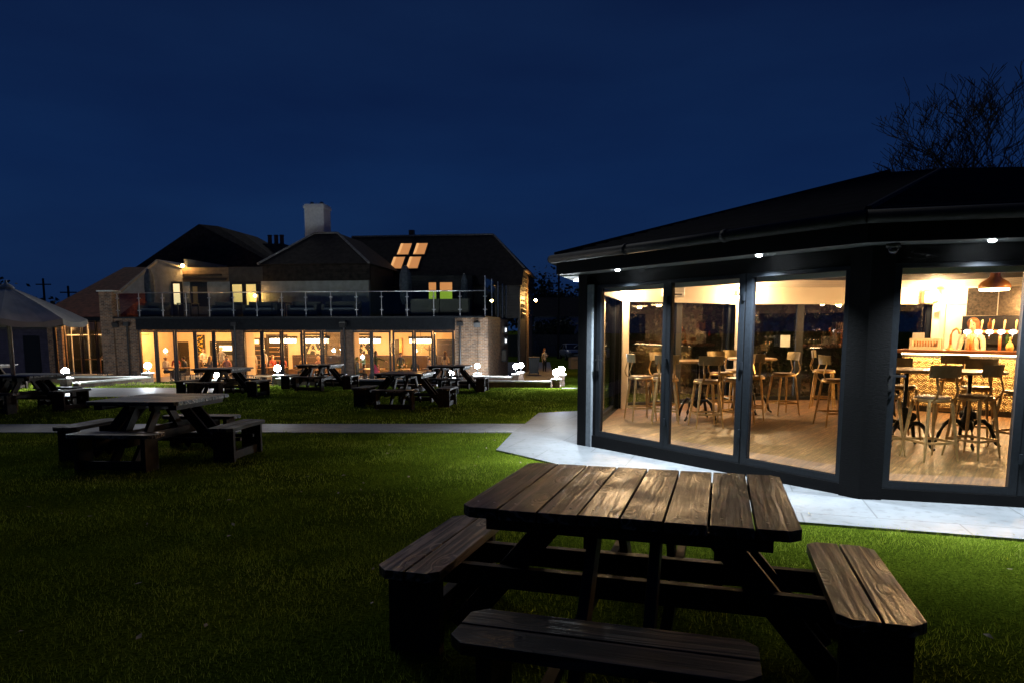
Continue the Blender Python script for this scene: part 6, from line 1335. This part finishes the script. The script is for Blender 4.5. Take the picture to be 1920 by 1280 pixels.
def leafy(p, h, w_, lab, seed, cat='tree', n=2600, leaf=.16):
    t = thing('evergreen_tree', lab, cat, p); rd = np.random.default_rng(seed); bm = B(); tube(bm, [(0, 0, 0), (.1, 0, h * .4), (0, 0, h * .8)], [h * .03, h * .02, h * .008], 7)
    for k in range(7): a = k * 0.9; tube(bm, [(0, 0, h * (.25 + .07 * k)), (math.cos(a) * w_ * .4, math.sin(a) * w_ * .4, h * (.4 + .07 * k))], [h * .01, h * .004], 5)
    ob('trunk', bm, M['bark'], t)
    cl = rd.normal(0, 1, (22, 3)); cl /= np.linalg.norm(cl, axis=1)[:, None]; cl *= rd.uniform(.3, 1, (22, 1)); cl = cl * [w_ * .5, w_ * .5, h * .34] + [0, 0, h * .6]
    c = cl[rd.integers(0, 22, n)] + rd.normal(0, 1, (n, 3)) * [w_ * .13, w_ * .13, h * .08]; c[:, 2] = np.maximum(c[:, 2], h * .06)
    a = rd.normal(0, 1, (n, 3)); a /= np.linalg.norm(a, axis=1)[:, None]; b_ = np.cross(a, rd.normal(0, 1, (n, 3))); b_ /= np.linalg.norm(b_, axis=1)[:, None]
    s = leaf * rd.uniform(.6, 1.5, (n, 1)); V = np.stack([c + a * s, c + b_ * s * .7, c - a * s, c - b_ * s * .7], 1).reshape(-1, 3)
    me = bpy.data.meshes.new('crown'); me.from_pydata(V.tolist(), [], [(4 * i, 4 * i + 1, 4 * i + 2, 4 * i + 3) for i in range(n)]); me.materials.append(M['leaf_dark']); o = bpy.data.objects.new('crown', me); col.objects.link(o); o.parent = t
for i, (x, y, h, w_, lab) in enumerate([(3.0, 92, 10.5, 9, 'dark tree mass behind the barn and far cottage'), (8.5, 97, 9.6, 10, 'dark tree between the barn and the pavilion eave'), (14.5, 95, 10.0, 9, 'dark tree hidden mostly behind the pavilion'), (12.0, 76, 4.2, 4.5, 'rounded dark bush behind the white hatchback'),
    (-50, 68, 6.6, 9, 'dark tree at the far left edge above the parasol'), (-45.5, 70, 4.8, 7, 'lower dark tree right of the far left one'), (-58, 72, 10.0, 9, 'dark tree beyond the left edge'), (5.2, 78, 4.4, 5, 'dark shrubs behind the fence left of the cottage')]): leafy((x, y, -1.6), h, w_, lab, 40 + i, n=4200 if h > 6 else 2000, leaf=.2)
hd_ = [(7.0, 27, 3.2), (9.5, 24, 3.2), (14, 22, 3.4), (18, 18, 3.6), (20, 12, 3.6), (20, 6, 3.4)]
for i, (x, y, h) in enumerate(hd_): leafy((x, y, gz(x, y) - .1), h, 5.2, 'dark garden shrub ' + ['behind the left inner column', 'behind the rear glazing', 'behind the bar corner', 'behind the back bar', 'east of the pavilion', 'beyond the side wall of the pavilion'][i], 90 + i, 'shrub', 2600, .11)
t = thing('clipped_hedge', 'tall dark clipped hedge running behind the pavilion', 'hedge', (2.9, 20.5, -0.45)); ZB[t.name] = Vector((2.9, 20.5, -0.45))
bm = B(); seg(bm, Vector((3.1, 20.5)), Vector((27, 15.5)), 0, 24.4, -0.5, 0.35, -0.45, 2.6); ob('branches', bm, M['bark'], t)
rd = np.random.default_rng(77); n = 9000; s_ = rd.uniform(0, 24.6, n); h_ = rd.uniform(-.45, 2.9, n); d_ = rd.uniform(-.45, .15, n) + np.where(h_ > 2.5, .5 * rd.uniform(0, 1, n), 0)
ax = np.array([23.9, -5.0]) / 24.42; nx = np.array([-5.0, -23.9]) / 24.42; c = np.stack([3.0 + ax[0] * s_ + nx[0] * (.45 + d_ * .4) - 2.9, 20.5 + ax[1] * s_ + nx[1] * (.45 + d_ * .4) - 20.5, h_ + .45], 1)
a = rd.normal(0, 1, (n, 3)); a /= np.linalg.norm(a, axis=1)[:, None]; b_ = np.cross(a, rd.normal(0, 1, (n, 3))); b_ /= np.linalg.norm(b_, axis=1)[:, None]; s = .07 * rd.uniform(.6, 1.5, (n, 1)); V = np.stack([c + a * s, c + b_ * s * .7, c - a * s, c - b_ * s * .7], 1).reshape(-1, 3)
me = bpy.data.meshes.new('leaves'); me.from_pydata(V.tolist(), [], [(4 * i, 4 * i + 1, 4 * i + 2, 4 * i + 3) for i in range(n)]); me.materials.append(M['leaf_dark']); o = bpy.data.objects.new('leaves', me); col.objects.link(o); o.parent = t
for i, (x, y, h, lab) in enumerate(((10.5, 33, 6.0, 'tall dark tree beyond the rear glazing, left'), (15, 32, 6.6, 'tall dark tree beyond the rear glazing, middle'), (19.5, 30, 6.4, 'tall dark tree beyond the bar corner'), (24, 26, 6.0, 'tall dark tree beyond the back bar'))): leafy((x, y, gz(x, y) - .1), h, 6.5, lab, 120 + i, n=5200, leaf=.2)
for i, (x, y, h, lab) in enumerate(((-16, -14, 8, 'added unseen tree behind the camera, far west'), (-7, -17, 9, 'added unseen tree behind the camera, west'), (1, -18, 9, 'added unseen tree behind the camera, middle'), (9, -16, 9, 'added unseen tree behind the camera, east'), (18, -13, 8.5, 'added unseen tree behind the camera, far east'))): leafy((x, y, 0), h, 9.5, lab, 160 + i, n=3600, leaf=.42)  # added row, out of view, darkening the sky that the glazing reflects
# fallen leaves and worm casts on the paving and lawn
bm = B(); rl_ = random.Random(3)
for k in range(170):
    x, y = rl_.uniform(-5, 6), rl_.uniform(2.6, 13)
    if y > 9.6 - (x - .2) * 1.45 and x > .3 and y > 6.5 - .3 * x: continue
    z = gz(x, y) + 0.035; s = rl_.uniform(.012, .03); a = rl_.uniform(0, 6.28)
    v = [bm.verts.new((x + s * math.cos(a + b_) * (1 if i % 2 else .5), y + s * math.sin(a + b_) * (1 if i % 2 else .5), z + rl_.uniform(-.006, .012))) for i, b_ in enumerate((0, 1.57, 3.14, 4.71))]; bm.faces.new(v)
lv = ob('fallen_leaves', bm, flat('dead_leaf', (0.3, 0.25, 0.14), .7)); lv['kind'] = 'stuff'
